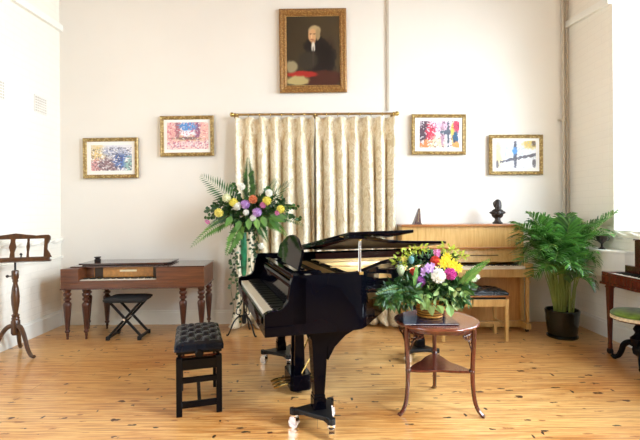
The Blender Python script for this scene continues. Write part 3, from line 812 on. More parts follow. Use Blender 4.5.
# ================================================================== ADJUSTABLE STOOL of the grand
ps = thing('piano_stool', 'black tufted leather adjustable stool standing in front of the grand keyboard', 'stool', (-.845, 3.045, 0), R(16.5))
w, l = .30, .49
c = tufted(w+.015, l+.03, .070, 3, 4, .02, .020, .432)
co_ = c.build('seat_cushion', 'leather', ps, angle=180)
bt = MB()
for x, y, z in c.btn: bt.ball((x, y, z+.003), .009, .009, .005, 8, 5)
bt.build('buttons', 'leather', co_)
MB().box(-w/2+.005, w/2-.005, -l/2, l/2, .412, .432).build('seat_board', 'black_satin', ps, smooth=False, bevel=.003)
for sx in (-1, 1):
    for sy in (-1, 1):
        m = MB(); x, y = sx*(w/2-.022), sy*(l/2-.03)
        m.taper(x, y, 0, .385, .038, .038); m.build('leg', 'black_satin', ps, smooth=False, bevel=.004)
fr = MB()
for sy in (-1, 1):
    y = sy*(l/2-.03)
    fr.box(-w/2+.03, w/2-.03, y-.012, y+.012, .30, .37)
fr.box(-w/2+.010, -w/2+.034, -l/2+.04, l/2-.04, .30, .37); fr.box(w/2-.034, w/2-.010, -l/2+.04, l/2-.04, .30, .37)
fr.build('apron', 'black_satin', ps, smooth=False, bevel=.003)
s_ = MB()
for sy in (-1, 1):
    y = sy*(l/2-.03)
    s_.box(-w/2+.03, w/2-.03, y-.010, y+.010, .215, .25); s_.box(-w/2+.03, w/2-.03, y-.012, y+.012, .05, .09)
s_.box(-.012, .012, -l/2+.03, l/2-.03, .055, .085)
s_.build('stretcher', 'black_satin', ps, smooth=False, bevel=.003)
sc = MB()
for sx in (-1, 1):
    sc.tube([(sx*.10, -.18, .375), (sx*.10, .02, .41)], .007, 6); sc.tube([(sx*.10, .18, .375), (sx*.10, -.02, .41)], .007, 6)
sc.tube([(-.12, -.2, .382), (.12, -.2, .382)], .006, 8); sc.tube([(-.12, .2, .382), (.12, .2, .382)], .006, 8)
sc.build('lift_mechanism', 'mahog', ps)
for sy in (-1, 1):
    MB().lathe([(.012, 0), (.012, .02), (.026, .022), (.028, .036), (.02, .044)], 0, 0, 14).build('knob', 'black_satin', ps, loc=(0, sy*(l/2-.01), .418)).rotation_euler = (R(90)*(1 if sy < 0 else -1), 0, 0)

# ================================================================== SQUARE PIANO by the back wall
sp = thing('square_piano', 'antique brown square piano on turned legs against the back wall', 'piano', (-2.702, 4.50, 0), R(3.4))
L, D = 1.495, .55
cs = MB()
cs.box(0, L, 0, D, .54, .60)                       # bottom frame
cs.box(0, .185, .0, D, .60, .755); cs.box(.99, L, .0, D, .60, .76); cs.box(.185, .99, .26, D, .60, .755)
cs.build('case', 'walnut', sp, smooth=False, bevel=.004)
MB().box(.185, .99, .002, .026, .60, .628).build('key_slip', 'walnut', sp, smooth=False)
MB().box(-.004, L+.004, -.006, D+.004, .535, .549).build('moulding', 'mahog_dark', sp, smooth=False, bevel=.003)
kb = MB()
for i in range(38): kb.box(.19+i*.0209, .2100+i*.0209, .03, .15, .605, .634)
kb.build('keys', 'ivory', sp, smooth=False)
bk = MB()
for i in range(37):
    if i % 7 in (2, 6): continue
    bk.box(.2045+i*.0209, .2145+i*.0209, .07, .15, .634, .645)
bk.build('black_keys', 'ebony', sp, smooth=False)
nb = MB().box(.185, .99, .165, .18, .64, .755).build('name_board', 'gilt', sp, smooth=False)
for x0, x1 in ((.19, .275), (.285, .37), (.91, .985)): MB().box(x0, x1, .160, .166, .645, .75).build('fret_panel', 'fret' if x0 > .2 else 'walnut', nb, smooth=False)
MB().box(.55, .73, .161, .166, .70, .72).build('name_plaque', 'plaque', nb, smooth=False)
MB().box(.97, L+.006, -.008, D+.004, .760, .772).build('lid', 'lidwood', sp, bevel=.003)
MB().box(.05, 1.03, .10, D, .755, .768).build('folded_lid', 'lidwood', sp, bevel=.003)
rl = MB(); pts = [(.12, .14), (1.02, .14), (1.07, .16), (1.09, .20), (1.09, D), (.12, D)]
rl.prism(pts, .778, .796); rl.box(.15, 1.03, .16, D, .768, .778); rl.build('music_shelf', 'lidwood', sp, bevel=.003)
prof = [(.010, 0), (.013, .012), (.010, .02), (.015, .05), (.013, .065), (.024, .075), (.026, .09), (.018, .10), (.020, .11), (.040, .35), (.042, .375), (.034, .39), (.022, .40), (.024, .41), (.038, .42), (.038, .435), (.024, .445), (.026, .455), (.040, .47), (.040, .49), (.028, .50), (.038, .515), (.040, .54)]
for x, y in ((.045, .05), (.24, .05), (1.26, .05), (1.455, .05), (.07, .47), (.29, .45), (1.455, .47)):
    lg = MB().lathe(prof[4:], x, y, 16).build('leg', 'walnut_leg', sp, angle=50)
    MB().lathe(prof[:5], x, y, 12).build('foot', 'walnut_leg', lg)
# damper pedal-free; a small dark pot stands on its lid
pt = MB().lathe([(.030, 0), (.034, .008), (.034, .03), (.024, .036), (.026, .045), (.036, .052), (.036, .06), (.012, .062)], 0, 0, 16).build('lidded_pot', 'bronze', loc=(-2.46, 4.80, .796))
tag(pt, 'small squat dark pot standing on top of the square piano', 'pot')

# ================================================================== FOLDING X BENCH
xb = thing('folding_bench', 'black folding bench with crossed legs in front of the square piano', 'stool', (-2.045, 4.64, 0), R(1.5))
MB().box(-.195, .195, -.14, .14, .395, .412).build('seat_board', 'black_metal', xb, smooth=False)
tufted(.42, .30, .035, 1, 1, .010, 0, .41).build('seat_cushion', 'fabric_black', xb, angle=60)
for y in (-.10, .10):
    for s in (-1, 1):
        yy = y+s*.012
        MB().tube([(-s*.165, yy, .395), (s*.165, yy, .03)], .014, 6).build('leg', 'black_metal', xb, smooth=False)
for s in (-1, 1):
    MB().box(s*.165-.014, s*.165+.014, -.14, .14, .012, .038).build('foot_bar', 'black_metal', xb, smooth=False, bevel=.004)
    for y in (-.13, .13): MB().box(s*.165-.018, s*.165+.018, y-.018, y+.018, 0, .042).build('rubber_foot', 'fabric_black', xb, smooth=False, bevel=.004)
MB().tube([(0, -.125, .2125), (0, .125, .2125)], .012, 10).build('pivot', 'chrome', xb)

# ================================================================== UPRIGHT PIANO
up_ = thing('upright_piano', 'golden oak upright piano against the back wall beside the palm', 'piano', (.975, 4.64, 0), 0)
UW, UD = 1.380, .495
for x in (0, UW-.04): MB().box(x, x+.04, .20, UD, .0, 1.165).build('side_panel', 'oak', up_, smooth=False, bevel=.003)
MB().box(.04, UW-.04, .40, UD, .02, 1.16).build('back_panel', 'oak_dark', up_, smooth=False)
MB().box(-.008, UW+.008, .185, UD, 1.165, 1.19).build('lid', 'oak_edge', up_, smooth=False, bevel=.004)
MB().box(.04, UW-.04, .215, .235, .93, 1.165).build('upper_panel', 'oak', up_, smooth=False)
MB().box(.03, UW-.03, .165, .235, .912, .930).build('music_ledge', 'oak_edge', up_, smooth=False, bevel=.003)
m = MB(); m.add([(x, y, z) for z, y in ((.765, .165), (.912, .205)) for x in (.04, UW-.04)]+[(x, y+.02, z) for z, y in ((.765, .165), (.912, .205)) for x in (.04, UW-.04)],
                [(0, 1, 3, 2), (4, 6, 7, 5), (0, 2, 6, 4), (1, 5, 7, 3), (0, 4, 5, 1), (2, 3, 7, 6)])
fbd = m.build('fallboard', 'oak', up_, smooth=False)
MB().box(.30, UW-.30, .176, .184, .835, .842).build('slot', 'fret', fbd, smooth=False)
MB().box(-.002, UW+.014, .0, .24, .615, .702).build('key_bed', 'oak', up_, smooth=False, bevel=.006)
for x in (-.002, UW-.066):
    MB().box(x, x+.08, .01, .20, .70, .762).build('key_cheek', 'oak', up_, smooth=False, bevel=.008)
kb = MB(); n = 52; kw = (UW-.16)/n
for i in range(n): kb.box(.08+i*kw+.0006, .08+(i+1)*kw-.0006, .006, .165, .70, .733)
kb.build('white_keys', 'ivory', up_, smooth=False)
bk = MB()
for i in range(51):
    if i % 7 in (1, 4): continue
    bk.box(.08+(i+1)*kw-.006, .08+(i+1)*kw+.006, .075, .165, .733, .742)
bk.build('black_keys', 'ebony', up_, smooth=False)
MB().box(.04, UW-.04, .225, .245, .09, .615).build('lower_panel', 'oak_dark', up_, smooth=False)
MB().box(.02, UW-.02, .20, .26, .02, .09).build('plinth', 'oak', up_, smooth=False, bevel=.003)
for x in (.03, UW-.055):
    m = MB(); m.taper(x+.033, .085, .10, .60, .030, .036); m.taper(x+.033, .085, .60, .615, .056, .066); m.taper(x+.033, .085, .545, .56, .046, .046); lg = m.build('leg', 'oak', up_, smooth=False, bevel=.003)
    MB().box(x-.004, x+.054, .04, .26, .035, .10).build('toe_block', 'oak', lg, smooth=False, bevel=.004)
    MB().tube([(x+.012, .08, .02), (x+.038, .08, .02)], .02, 14).lathe([(.012, .02), (.012, .036)], x+.025, .08, 8).build('castor', 'ferrule', lg)
for s in (-1, 1): MB().tube([(UW/2+s*.06, .24, .06), (UW/2+s*.06, .14, .055)], [.01, .018], 8).build('pedal', 'brass', up_)

# bench of the upright piano
ub = thing('piano_bench', 'oak piano bench with black tufted seat before the upright piano', 'stool', (1.625, 4.53, 0), 0)
bw, bl = .70, .33
for sx in (-1, 1):
    for sy in (-1, 1): MB().taper(sx*(bw/2-.025), sy*(bl/2-.02), 0, .43, .03, .038).build('leg', 'oak', ub, smooth=False, bevel=.003)
m = MB()
for sy in (-1, 1): m.box(-bw/2+.04, bw/2-.04, sy*(bl/2-.018)-.011, sy*(bl/2-.018)+.011, .355, .43)
for sx in (-1, 1): m.box(sx*(bw/2-.025)-.011, sx*(bw/2-.025)+.011, -bl/2+.03, bl/2-.03, .365, .43)
m.build('apron', 'oak', ub, smooth=False, bevel=.003)
m = MB()
for sx in (-1, 1): m.box(sx*(bw/2-.025)-.01, sx*(bw/2-.025)+.01, -bl/2+.03, bl/2-.03, .14, .17)
m.box(-bw/2+.03, bw/2-.03, -.012, .012, .143, .167)
m.build('stretcher', 'oak', ub, smooth=False, bevel=.003)
MB().box(-bw/2-.004, bw/2+.004, -bl/2-.004, bl/2+.004, .455, .472).build('seat_board', 'oak_edge', ub, smooth=False, bevel=.003)
MB().box(-bw/2+.03, bw/2-.03, -bl/2+.02, bl/2-.02, .43, .455).build('seat_core', 'fabric_black', ub, smooth=False)
c = tufted(bw-.01, bl, .055, 6, 3, .02, .016, .472)
co_ = c.build('seat_cushion', 'leather', ub, angle=180)
bt = MB()
for x, y, z in c.btn: bt.ball((x, y, z+.003), .009, .009, .005, 8, 5)
bt.build('buttons', 'leather', co_)

# things on the upright
mt = thing('metronome', 'small dark pyramid metronome on top of the oak upright piano', 'metronome', (1.165, 4.93, 1.19), R(8))
MB().taper(0, 0, 0, .015, .092, .08).add([(-.04, -.035, .015), (.04, -.035, .015), (.04, .035, .015), (-.04, .035, .015), (.018, -.012, .185), (.036, -.012, .185), (.036, .012, .185), (.018, .012, .185)], [(3, 2, 1, 0), (4, 5, 6, 7), (0, 1, 5, 4), (1, 2, 6, 5), (2, 3, 7, 6), (3, 0, 4, 7)]).build('body', 'mahog_dark', mt, smooth=False, bevel=.003)
MB().tube([(.0, -.0365, .03), (.022, -.016, .165)], .002, 6).build('pendulum', 'old_brass', mt)
b_ = MB()
b_.lathe([(.056, 0), (.056, .014), (.046, .020), (.038, .032), (.030, .05), (.032, .064)], 0, 0, 20)
b_.ball((0, .004, .105), .068, .044, .050); b_.ball((0, .004, .128), .096, .042, .026); b_.ball((0, 0, .148), .066, .036, .026)
b_.ball((0, -.02, .12), .045, .035, .045)
b_.tube([(0, .004, .14), (0, -.002, .20)], [.034, .027], 12)
b_.ball((0, -.006, .232), .040, .044, .050)          # skull
b_.ball((0, .018, .230), .046, .034, .042)           # hair at the back
b_.ball((-.032, .0, .212), .014, .022, .026); b_.ball((.032, .0, .212), .014, .022, .026)
b_.ball((0, -.042, .220), .0065, .011, .014); b_.ball((0, -.040, .236), .024, .008, .006)
b_.ball((-.014, -.042, .214), .012, .009, .009); b_.ball((.014, -.042, .214), .012, .009, .009)
b_.ball((0, -.034, .192), .032, .024, .026); b_.ball((0, -.036, .168), .026, .020, .032); b_.ball((0, -.046, .205), .016, .006, .005)
bo = b_.build('bust', 'bronze', loc=(2.085, 4.90, 1.192))
rm = bo.modifiers.new('fuse', 'REMESH'); rm.mode = 'VOXEL'; rm.voxel_size = .0042; rm.use_smooth_shade = True
sm = bo.modifiers.new('soft', 'SMOOTH'); sm.iterations = 2; sm.factor = .5
tag(bo, 'dark bronze bust of a bearded man on top of the upright piano', 'bust')
# ================================================================== SIDE TABLE
tc = Vector((.818, 2.93, 0))
TH = .60
tb = thing('side_table', 'round dark mahogany side table with three splayed legs and low shelf', 'table', tc, 0)
feet_a = [R(206), R(-34), R(77)]
def trefoil(r0, amp, n=72, ph=None, sharp=1):
    out = []
    for k in range(n):
        a = 2*PI*k/n
        d = min(abs((a-f+PI) % (2*PI)-PI) for f in feet_a)
        out.append(((r0-amp*max(0, (d-R(38))/R(24))**2*1.0)*math.cos(a), (r0-amp*max(0, (d-R(38))/R(24))**2)*math.sin(a)))
    return out
top = MB(); o1 = trefoil(.285, .014); n = len(o1)
def ring(poly, k, z): return [(x*k, y*k, z) for x, y in poly]
rs = [(.93, TH-.024), (.985, TH-.020), (1.0, TH-.012), (.99, TH-.004), (.965, TH), (.93, TH-.003), (.90, TH-.003)]
vs = []
for k, z in rs: vs += ring(o1, k, z)
fs = [(i*n+k, i*n+(k+1) % n, (i+1)*n+(k+1) % n, (i+1)*n+k) for i in range(len(rs)-1) for k in range(n)]
fs += [tuple(range(n-1, -1, -1)), tuple((len(rs)-1)*n+k for k in range(n))]
top.add(vs, fs).build('tabletop', 'table_top', tb, angle=60)
a_ = MB(); o2 = [(x*.86, y*.86) for x, y in o1]; i2 = [(x*.83, y*.83) for x, y in o1]
a_.sweep('closed', o2, i2, TH-.05, TH-.022); a_.build('apron', 'mahog', tb, angle=60)
for a in feet_a:
    c, s = math.cos(a), math.sin(a)
    pth = [(r*c, r*s, z) for r, z in ((.252, TH-.02), (.252, .50), (.248, .42), (.242, .30), (.243, .2), (.254, .10), (.275, .04), (.305, .008), (.315, .006))]
    pth = [tuple(q) for q in smooth_path(pth, 3)]
    m = len(pth)
    lg = MB().tube(pth, [.0165-.004*(i/m) if i < m-4 else .013+.0015*(i-m+4) for i in range(m)], 8).build('leg', 'mahog', tb)
    MB().ball((.237*c, .237*s, .285), .021, .021, .018, 10, 7).build('collar', 'mahog_dark', lg)
    # pierced fretwork brackets on both sides of the leg
    fb = MB()
    for sd in (-1, 1):
        tx, ty = -s*sd, c*sd
        def q(u, z, w=0): u *= 1.3; z = TH-(TH-z)*1.12; return (.245*c+tx*u-c*u*.22, .245*s+ty*u-s*u*.22, z)
        fb.tube([q(.01, TH-.05), q(.10, TH-.052)], .004, 5); fb.tube([q(.012, TH-.05), q(.012, TH-.15)], .004, 5)
        fb.tube([q(.10, TH-.055), q(.078, TH-.075), q(.05, TH-.085), (q(.035, TH-.11)), q(.014, TH-.155)], .0045, 5)
        for (u0, z0, r0) in ((.03, .07, .015), (.057, .066, .012), (.026, .10, .011), (.078, .062, .008)):
            fb.tube([q(u0+r0*math.cos(k*PI/5), TH-z0+r0*math.sin(k*PI/5)) for k in range(11)], .0033, 5, caps=False)
    fb.build('fretwork', 'mahog_dark', lg)
sh = []
for i in range(3):
    a0 = sorted(x % (2*PI) for x in feet_a)[i]; nx_ = sorted(x % (2*PI) for x in feet_a)[(i+1) % 3]
    if nx_ < a0: nx_ += 2*PI
    for k in range(12):
        t = k/12; a = a0+(nx_-a0)*t; r = .245-(.245-.115)*math.sin(PI*t)**.75
        sh.append((r*math.cos(a), r*math.sin(a)))
MB().prism(sh, .272, .288).build('shelf', 'mahog', tb, smooth=False, bevel=.004)
fo = thing('folder', 'dark blue-black glossy folder lying on the side table under the basket', 'folder', (tc.x-.03, tc.y-.09, TH), R(-2))
MB().box(-.22, .135, -.085, .10, .0, .003).build('back_cover', 'folder', fo, smooth=False)
MB().box(-.215, .13, -.083, .095, .003, .007).build('pages', 'mat_card', fo, smooth=False)
m = MB(); m.box(-.22, .135, -.087, .10, .007, .010).build('front_cover', 'folder', fo, smooth=False)

# ------------------------------------------------------------------ botanical helpers
def frond(mb, p0, p1, sag, width, n=26, nrm=Vector((0, -1, .25)), taper0=.25, lw=.20, stem=None, curl=.25, fold=.0, seed=0):
    rnd = random.Random(seed); p0, p1 = Vector(p0), Vector(p1); nrm = nrm.normalized()
    mid = (p0+p1)/2+Vector((0, 0, sag)); pts = []
    for i in range(n+1):
        t = i/n; pts.append(p0*(1-t)**2+mid*2*t*(1-t)+p1*t*t)
    if stem is not None: stem.tube(pts[::2]+([pts[-1]] if n % 2 else []), [max(.0012, .0035*(1-i/(n/2+1))) for i in range(len(pts[::2])+(1 if n % 2 else 0))], 5)
    for i in range(1, n+1):
        t = i/n
        T = (pts[i]-pts[i-1]).normalized(); Sd = T.cross(nrm).normalized(); Nn = Sd.cross(T).normalized()
        L = width*(taper0+(1-taper0)*min(1, t*2.6))*(1-t)**.62*(.9+.2*rnd.random())+.006
        for s in (-1, 1):
            d = (Sd*s+T*(.45+.4*t)+Nn*(rnd.uniform(-.12, .12)+fold)).normalized()
            tip = pts[i]+d*L+Vector((0, 0, -curl*L*L*4*rnd.uniform(.4, 1)))
            m = pts[i]+d*L*.45; w = L*lw*.5
            wv = T*w
            mb.add([pts[i], m-wv+Nn*.0, tip, m+wv], [(0, 1, 2), (0, 2, 3)])
def leafquad(mb, p, d, nrm, L, Wd, cup=.15):
    d = d.normalized(); s = d.cross(nrm).normalized(); nn = s.cross(d)
    mb.add([p, p+d*L*.35+s*Wd*.5+nn*cup*Wd, p+d*L*.75+s*Wd*.32+nn*cup*Wd*.6, p+d*L, p+d*L*.75-s*Wd*.32+nn*cup*Wd*.6, p+d*L*.35-s*Wd*.5+nn*cup*Wd, p+d*L*.4],
           [(0, 6, 1), (1, 6, 3, 2), (0, 5, 6), (5, 4, 3, 6)])
def rdir(rnd):
    z = rnd.uniform(-1, 1); a = rnd.uniform(0, 2*PI); r = math.sqrt(1-z*z); return Vector((r*math.cos(a), r*math.sin(a), z))
def cloud(mb, c, rad, n, L, Wd, seed, out=.6, down=0.):
    rnd = random.Random(seed); c = Vector(c)
    for _ in range(n):
        d = rdir(rnd); q = rnd.random()**.4
        p = c+Vector((d.x*rad[0], d.y*rad[1], d.z*rad[2]))*q
        dd = (d*out+rdir(rnd)*(1-out)+Vector((0, 0, -down))).normalized()
        k = rnd.uniform(.7, 1.3); leafquad(mb, p, dd, rdir(rnd), L*k, Wd*k)
def bloom(name, parent, c, r, mat, kind='pompom', seed=0, face=Vector((0, -1, .3))):
    """many-petalled flower head centred at c, petals as curved scales"""
    rnd = random.Random(seed); mb = MB(); c = Vector(c); face = face.normalized()
    if kind == 'pompom':
        mb.ball(c, r*.74, r*.74, r*.70, 12, 8); n = 110
        for i in range(n):
            z = 1-2*(i+.5)/n; a = i*2.39996; q = math.sqrt(1-z*z); d = Vector((q*math.cos(a), q*math.sin(a), z))
            e = d.orthogonal().normalized(); f = d.cross(e); k = rnd.uniform(0, PI); u = e*math.cos(k)+f*math.sin(k); v = d.cross(u)
            b = c+d*r*.66; w = r*.17; h = r*rnd.uniform(.30, .38)
            mb.add([b-u*w*.6, b+u*w*.6, b+d*h*.7+u*w+v*w*.5, b+d*h+v*w*.9, b+d*h*.7-u*w+v*w*.5], [(0, 1, 2, 3, 4)])
    elif kind == 'star':
        e = face.orthogonal().normalized(); f = face.cross(e)
        for lay, (m, rr, lift) in enumerate(((9, 1.0, .15), (8, .75, .45), (6, .45, .8))):
            for i in range(m):
                a = 2*PI*(i+.5*lay)/m+rnd.uniform(-.1, .1); d = (e*math.cos(a)+f*math.sin(a)+face*lift).normalized()
                leafquad(mb, c, d, face, r*rr, r*.42, .2)
        mb.ball(c+face*r*.12, r*.2, None, None, 8, 6)
    elif kind == 'orchid':
        for j in range(5):
            cc = c+rdir(rnd)*r*.55
            e = face.orthogonal().normalized(); f = face.cross(e)
            for i in range(5):
                a = 2*PI*i/5+j; d = (e*math.cos(a)+f*math.sin(a)+face*.35).normalized(); leafquad(mb, cc, d, face, r*.55, r*.42, .25)
    elif kind == 'bud':
        mb.ball(c, r*.62, r*.62, r, 10, 8)
        for i in range(26):
            a = i*2.4; z = -.8+1.7*i/26; q = math.sqrt(max(0, 1-z*z)); d = Vector((q*math.cos(a), q*math.sin(a), 0))
            leafquad(mb, c+Vector((d.x*r*.6, d.y*r*.6, z*r*.8)), (d*.4+Vector((0, 0, 1))), d+Vector((.01, 0, 0)), r*.5, r*.3)
    return mb.build(name, mat, parent, angle=60)

# ================================================================== TABLE ARRANGEMENT
bk_c = Vector((tc.x-.035, tc.y+.03, TH+.010))
bs = thing('flower_basket', 'golden wicker basket standing on the round side table', 'basket', bk_c, 0)
MB().lathe([(.070, 0), (.078, .004), (.092, .05), (.10, .10), (.108, .125), (.10, .125), (.09, .10), (.06, .03)], 0, 0, 28).build('basket_body', 'wicker', bs, angle=60)
m = MB()
for k, (r, z) in enumerate(((.081, .006), (.110, .124))):
    m.tube([(r*math.cos(a), r*math.sin(a), z+.003*math.sin(a*14)) for a in [2*PI*i/56 for i in range(57)]], .0065, 6, caps=False)
m.build('rim_braid', 'wicker', bs)
fa = thing('flower_arrangement', 'low mixed bouquet with yellow, magenta and white blooms on the side table', 'flower arrangement', (bk_c.x, bk_c.y, bk_c.z+.125), 0)
OF = Vector(fa.location)
def L_(px, py, Y): return P(px, py, Y)-OF
g = MB()
cloud(g, L_(428, 285, 2.95), (.22, .17, .085), 520, .055, .026, 11, .6)
cloud(g, L_(400, 293, 2.77), (.12, .075, .085), 300, .055, .024, 12, .5, .3)
cloud(g, L_(388, 297, 2.66), (.075, .05, .055), 110, .05, .024, 19, .5, .3)
cloud(g, L_(455, 290, 2.88), (.12, .12, .10), 240, .055, .028, 13, .5, .4)
cloud(g, L_(430, 262, 3.0), (.20, .10, .06), 220, .045, .02, 18, .8)
g.tube([(0, 0, -.10), (0, 0, .06)], .05, 10)
g.build('foliage', 'leaf_dark', fa, smooth=False)
g = MB()
cloud(g, L_(440, 290, 2.84), (.17, .10, .07), 60, .045, .030, 21, .5, .4)
cloud(g, L_(432, 302, 2.80), (.13, .05, .03), 16, .055, .045, 22, .5, .6)
for (x, y) in ((425, 305), (455, 306), (449, 312), (418, 299), (463, 297)): leafquad(g, L_(x, y-8, 2.79), Vector((.1, -.2, -1)), Vector((0, -1, .1)), .085, .062, .12)
g.build('ivy_leaves', 'leaf_pale', fa, smooth=False)
g = MB()
for s_, (x, y, Y) in enumerate(((404, 255, 2.98), (412, 250, 3.0), (420, 249, 3.02), (399, 262, 2.95), (452, 252, 3.0), (460, 257, 2.98), (445, 248, 3.02))): cloud(g, L_(x, y, Y), (.045, .03, .028), 24, .032, .017, 30+s_, .9)
g.build('goldenrod_sprays', 'leaf_lime', fa, smooth=False)
for (x, y, Y, r, m, kd, nm) in (
        (438.5, 276, 2.78, .050, 'p_white', 'pompom', 'chrysanthemum'), (450.5, 274, 2.80, .042, 'p_magenta', 'pompom', 'chrysanthemum'),
        (435.5, 261, 2.88, .036, 'p_red', 'pompom', 'dahlia'), (437, 253.5, 2.94, .034, 'p_pink', 'orchid', 'stock_flower'),
        (444, 263, 2.86, .050, 'p_yellow', 'star', 'lily'), (452, 265, 2.85, .050, 'p_yellow', 'star', 'lily'), (458, 268, 2.84, .040, 'p_yellow', 'star', 'lily'), (447, 257, 2.9, .036, 'p_yellow', 'star', 'lily'),
        (430.5, 268.5, 2.82, .042, 'p_lilac', 'orchid', 'orchid'), (425, 272, 2.83, .040, 'p_lilac', 'orchid', 'orchid'), (420.5, 281.5, 2.82, .036, 'p_purple', 'pompom', 'aster'),
        (401, 270.5, 2.88, .038, 'p_pale_green', 'bud', 'rosebud'), (413.5, 271.5, 2.86, .026, 'p_red', 'pompom', 'carnation'), (411.5, 260, 2.90, .028, 'p_teal', 'bud', 'thistle'),
        (474, 279, 2.86, .026, 'p_pale_green', 'star', 'freesia'), (478, 277, 2.88, .020, 'p_white', 'star', 'freesia'), (404, 259, 2.93, .026, 'p_soft_yellow', 'star', 'alstroemeria'), (401, 299, 2.72, .022, 'p_white', 'star', 'freesia')):
    bloom(nm, fa, L_(x, y, Y), r, m, kd, int(x*7+y))
sg = MB(); fm = MB()
frond(fm, L_(455, 289, 2.86), L_(490, 259.5, 2.80), .02, .045, 24, lw=.55, stem=sg, curl=0, seed=1)
fm.build('fern_frond', 'leaf_mid', fa, smooth=False); fm = MB()
frond(fm, L_(455, 291, 2.84), L_(484, 266, 2.76), .01, .040, 22, lw=.5, stem=sg, curl=0, seed=2)
fm.build('fern_frond', 'leaf_mid', fa, smooth=False); fm = MB()
frond(fm, L_(417, 266, 2.82), L_(414, 290, 2.78), .0, .034, 18, lw=.9, stem=sg, curl=0, seed=3, nrm=Vector((.6, -.8, 0)))
fm.build('fern_frond', 'leaf_mid', fa, smooth=False)
fm = MB()
frond(fm, L_(418, 290, 2.80), L_(378, 305, 2.60), .04, .05, 24, lw=.4, stem=sg, seed=4)
fm.build('fern_frond', 'leaf_fern', fa, smooth=False); fm = MB()
frond(fm, L_(414, 290, 2.80), L_(376, 294, 2.60), .04, .05, 24, lw=.4, stem=sg, seed=5)
fm.build('fern_frond', 'leaf_fern', fa, smooth=False); fm = MB()
frond(fm, L_(448, 290, 2.82), L_(462, 311, 2.76), .03, .04, 18, lw=.5, stem=sg, seed=6)
fm.build('fern_frond', 'leaf_fern', fa, smooth=False); fm = MB()
frond(fm, L_(420, 288, 2.80), L_(392, 309, 2.68), .03, .04, 20, lw=.5, stem=sg, seed=8)
fm.build('fern_frond', 'leaf_fern', fa, smooth=False); fm = MB()
frond(fm, L_(455, 286, 2.86), L_(478, 287, 2.8), .02, .045, 18, lw=.45, stem=sg, seed=9)
fm.build('fern_frond', 'leaf_fern', fa, smooth=False)
for x, y, Y in ((401, 273, 2.88), (438, 280, 2.8), (475, 281, 2.86), (411, 262, 2.9), (490, 262, 2.81)): sg.tube([L_(426, 300, 2.95), L_(x, y, Y)], .002, 5)
sg.build('stems', 'palm_stem', fa)

# ================================================================== TALL PEDESTAL ARRANGEMENT
pc_ = Vector((-.80, 4.70, 0))
pd = thing('flower_stand', 'black iron tripod flower stand with green wrapped stem behind the piano', 'plant stand', pc_, 0)
m = MB(); m.tube([(0, 0, .13), (0, 0, .78)], .010, 10); 
for k in range(3):
    a = R(200)+k*2*PI/3; c, s = math.cos(a), math.sin(a)
    lg = MB().tube([tuple(q) for q in smooth_path([(r*c, r*s, z) for r, z in ((.012, .20), (.05, .205), (.11, .15), (.15, .06), (.175, .012), (.195, .012))], 4)], .009, 8)
    lg.tube([tuple(q) for q in smooth_path([(r*c, r*s, z) for r, z in ((.012, .42), (.03, .34), (.075, .29), (.085, .24), (.05, .22), (.035, .25), (.05, .27))], 4)], .006, 6)
    lg.build('leg', 'black_metal', pd)
m.lathe([(.02, .12), (.026, .14), (.026, .2), (.014, .22)], 0, 0, 12)
m.build('pole', 'black_metal', pd)
MB().lathe([(.016, .64), (.028, .68), (.036, .80), (.038, .95), (.034, 1.10), (.03, 1.14)], 0, 0, 14).build('wrapped_stem', 'teal', pd, angle=60)
MB().lathe([(.03, 1.12), (.08, 1.13), (.10, 1.17), (.11, 1.21), (.10, 1.21), (.085, 1.17)], 0, 0, 20).build('bowl', 'black_metal', pd)
ta = thing('flower_arrangement', 'tall spreading arrangement of ferns with pastel chrysanthemums on iron stand', 'flower arrangement', (pc_.x, pc_.y, 1.17), 0)
OF = Vector(ta.location)
g = MB()
cloud(g, L_(248, 214, 4.68), (.30, .16, .14), 460, .062, .036, 41, .6)
cloud(g, L_(266, 206, 4.7), (.24, .12, .12), 220, .055, .032, 42, .7)
cloud(g, L_(228, 208, 4.7), (.18, .12, .12), 160, .055, .034, 43, .7)
g.tube([(0, 0, -.02), (0, 0, .10)], .05, 10)
g.build('foliage', 'leaf_dark', ta, smooth=False)
g = MB()
for (x, y) in ((249, 226), (240, 228), (256, 226), (262, 224), (232, 224), (270, 226)):
    leafquad(g, L_(x, y-8, 4.50), Vector((.5*(x-249)/20, -.2, -.8)), Vector((0, -1, .2)), .13, .075, .12)
for (x, y) in ((285, 222), (278, 228), (292, 219)): leafquad(g, L_(270, 215, 4.52), L_(x, y, 4.45)-L_(270, 215, 4.52), Vector((0, -1, .3)), .20, .09, .12)
g.build('broad_leaves', 'leaf_mid', ta, smooth=False)
sg = MB()
def eu(x0, y0, x1, y1, Y0, Y1, seed, mat='leaf_grey', n=16):
    rnd = random.Random(seed); a = L_(x0, y0, Y0); b = L_(x1, y1, Y1); mb = MB()
    mid = (a+b)/2+Vector((0, 0, .04)); pts = [a*(1-t)**2+mid*2*t*(1-t)+b*t*t for t in [i/10 for i in range(11)]]
    sg.tube(pts, .003, 5)
    for i in range(n):
        t = (i+.5)/n; k = min(9, int(t*10)); p = pts[k].lerp(pts[k+1], t*10-k)
        for s in (-1, 1): leafquad(mb, p, (rdir(rnd)+Vector((0, 0, s*.8))), Vector((rnd.uniform(-.4, .4), -1, rnd.uniform(-.4, .4))), .042, .040, .05)
    mb.build('eucalyptus_sprig', mat, ta, smooth=False)
eu(236, 214, 204, 210, 4.65, 4.55, 1); eu(238, 218, 206, 217, 4.65, 4.5, 2, 'leaf_dark'); eu(262, 214, 302, 219, 4.65, 4.6, 3, 'leaf_dark'); eu(262, 210, 298, 207, 4.65, 4.6, 4, 'leaf_dark')
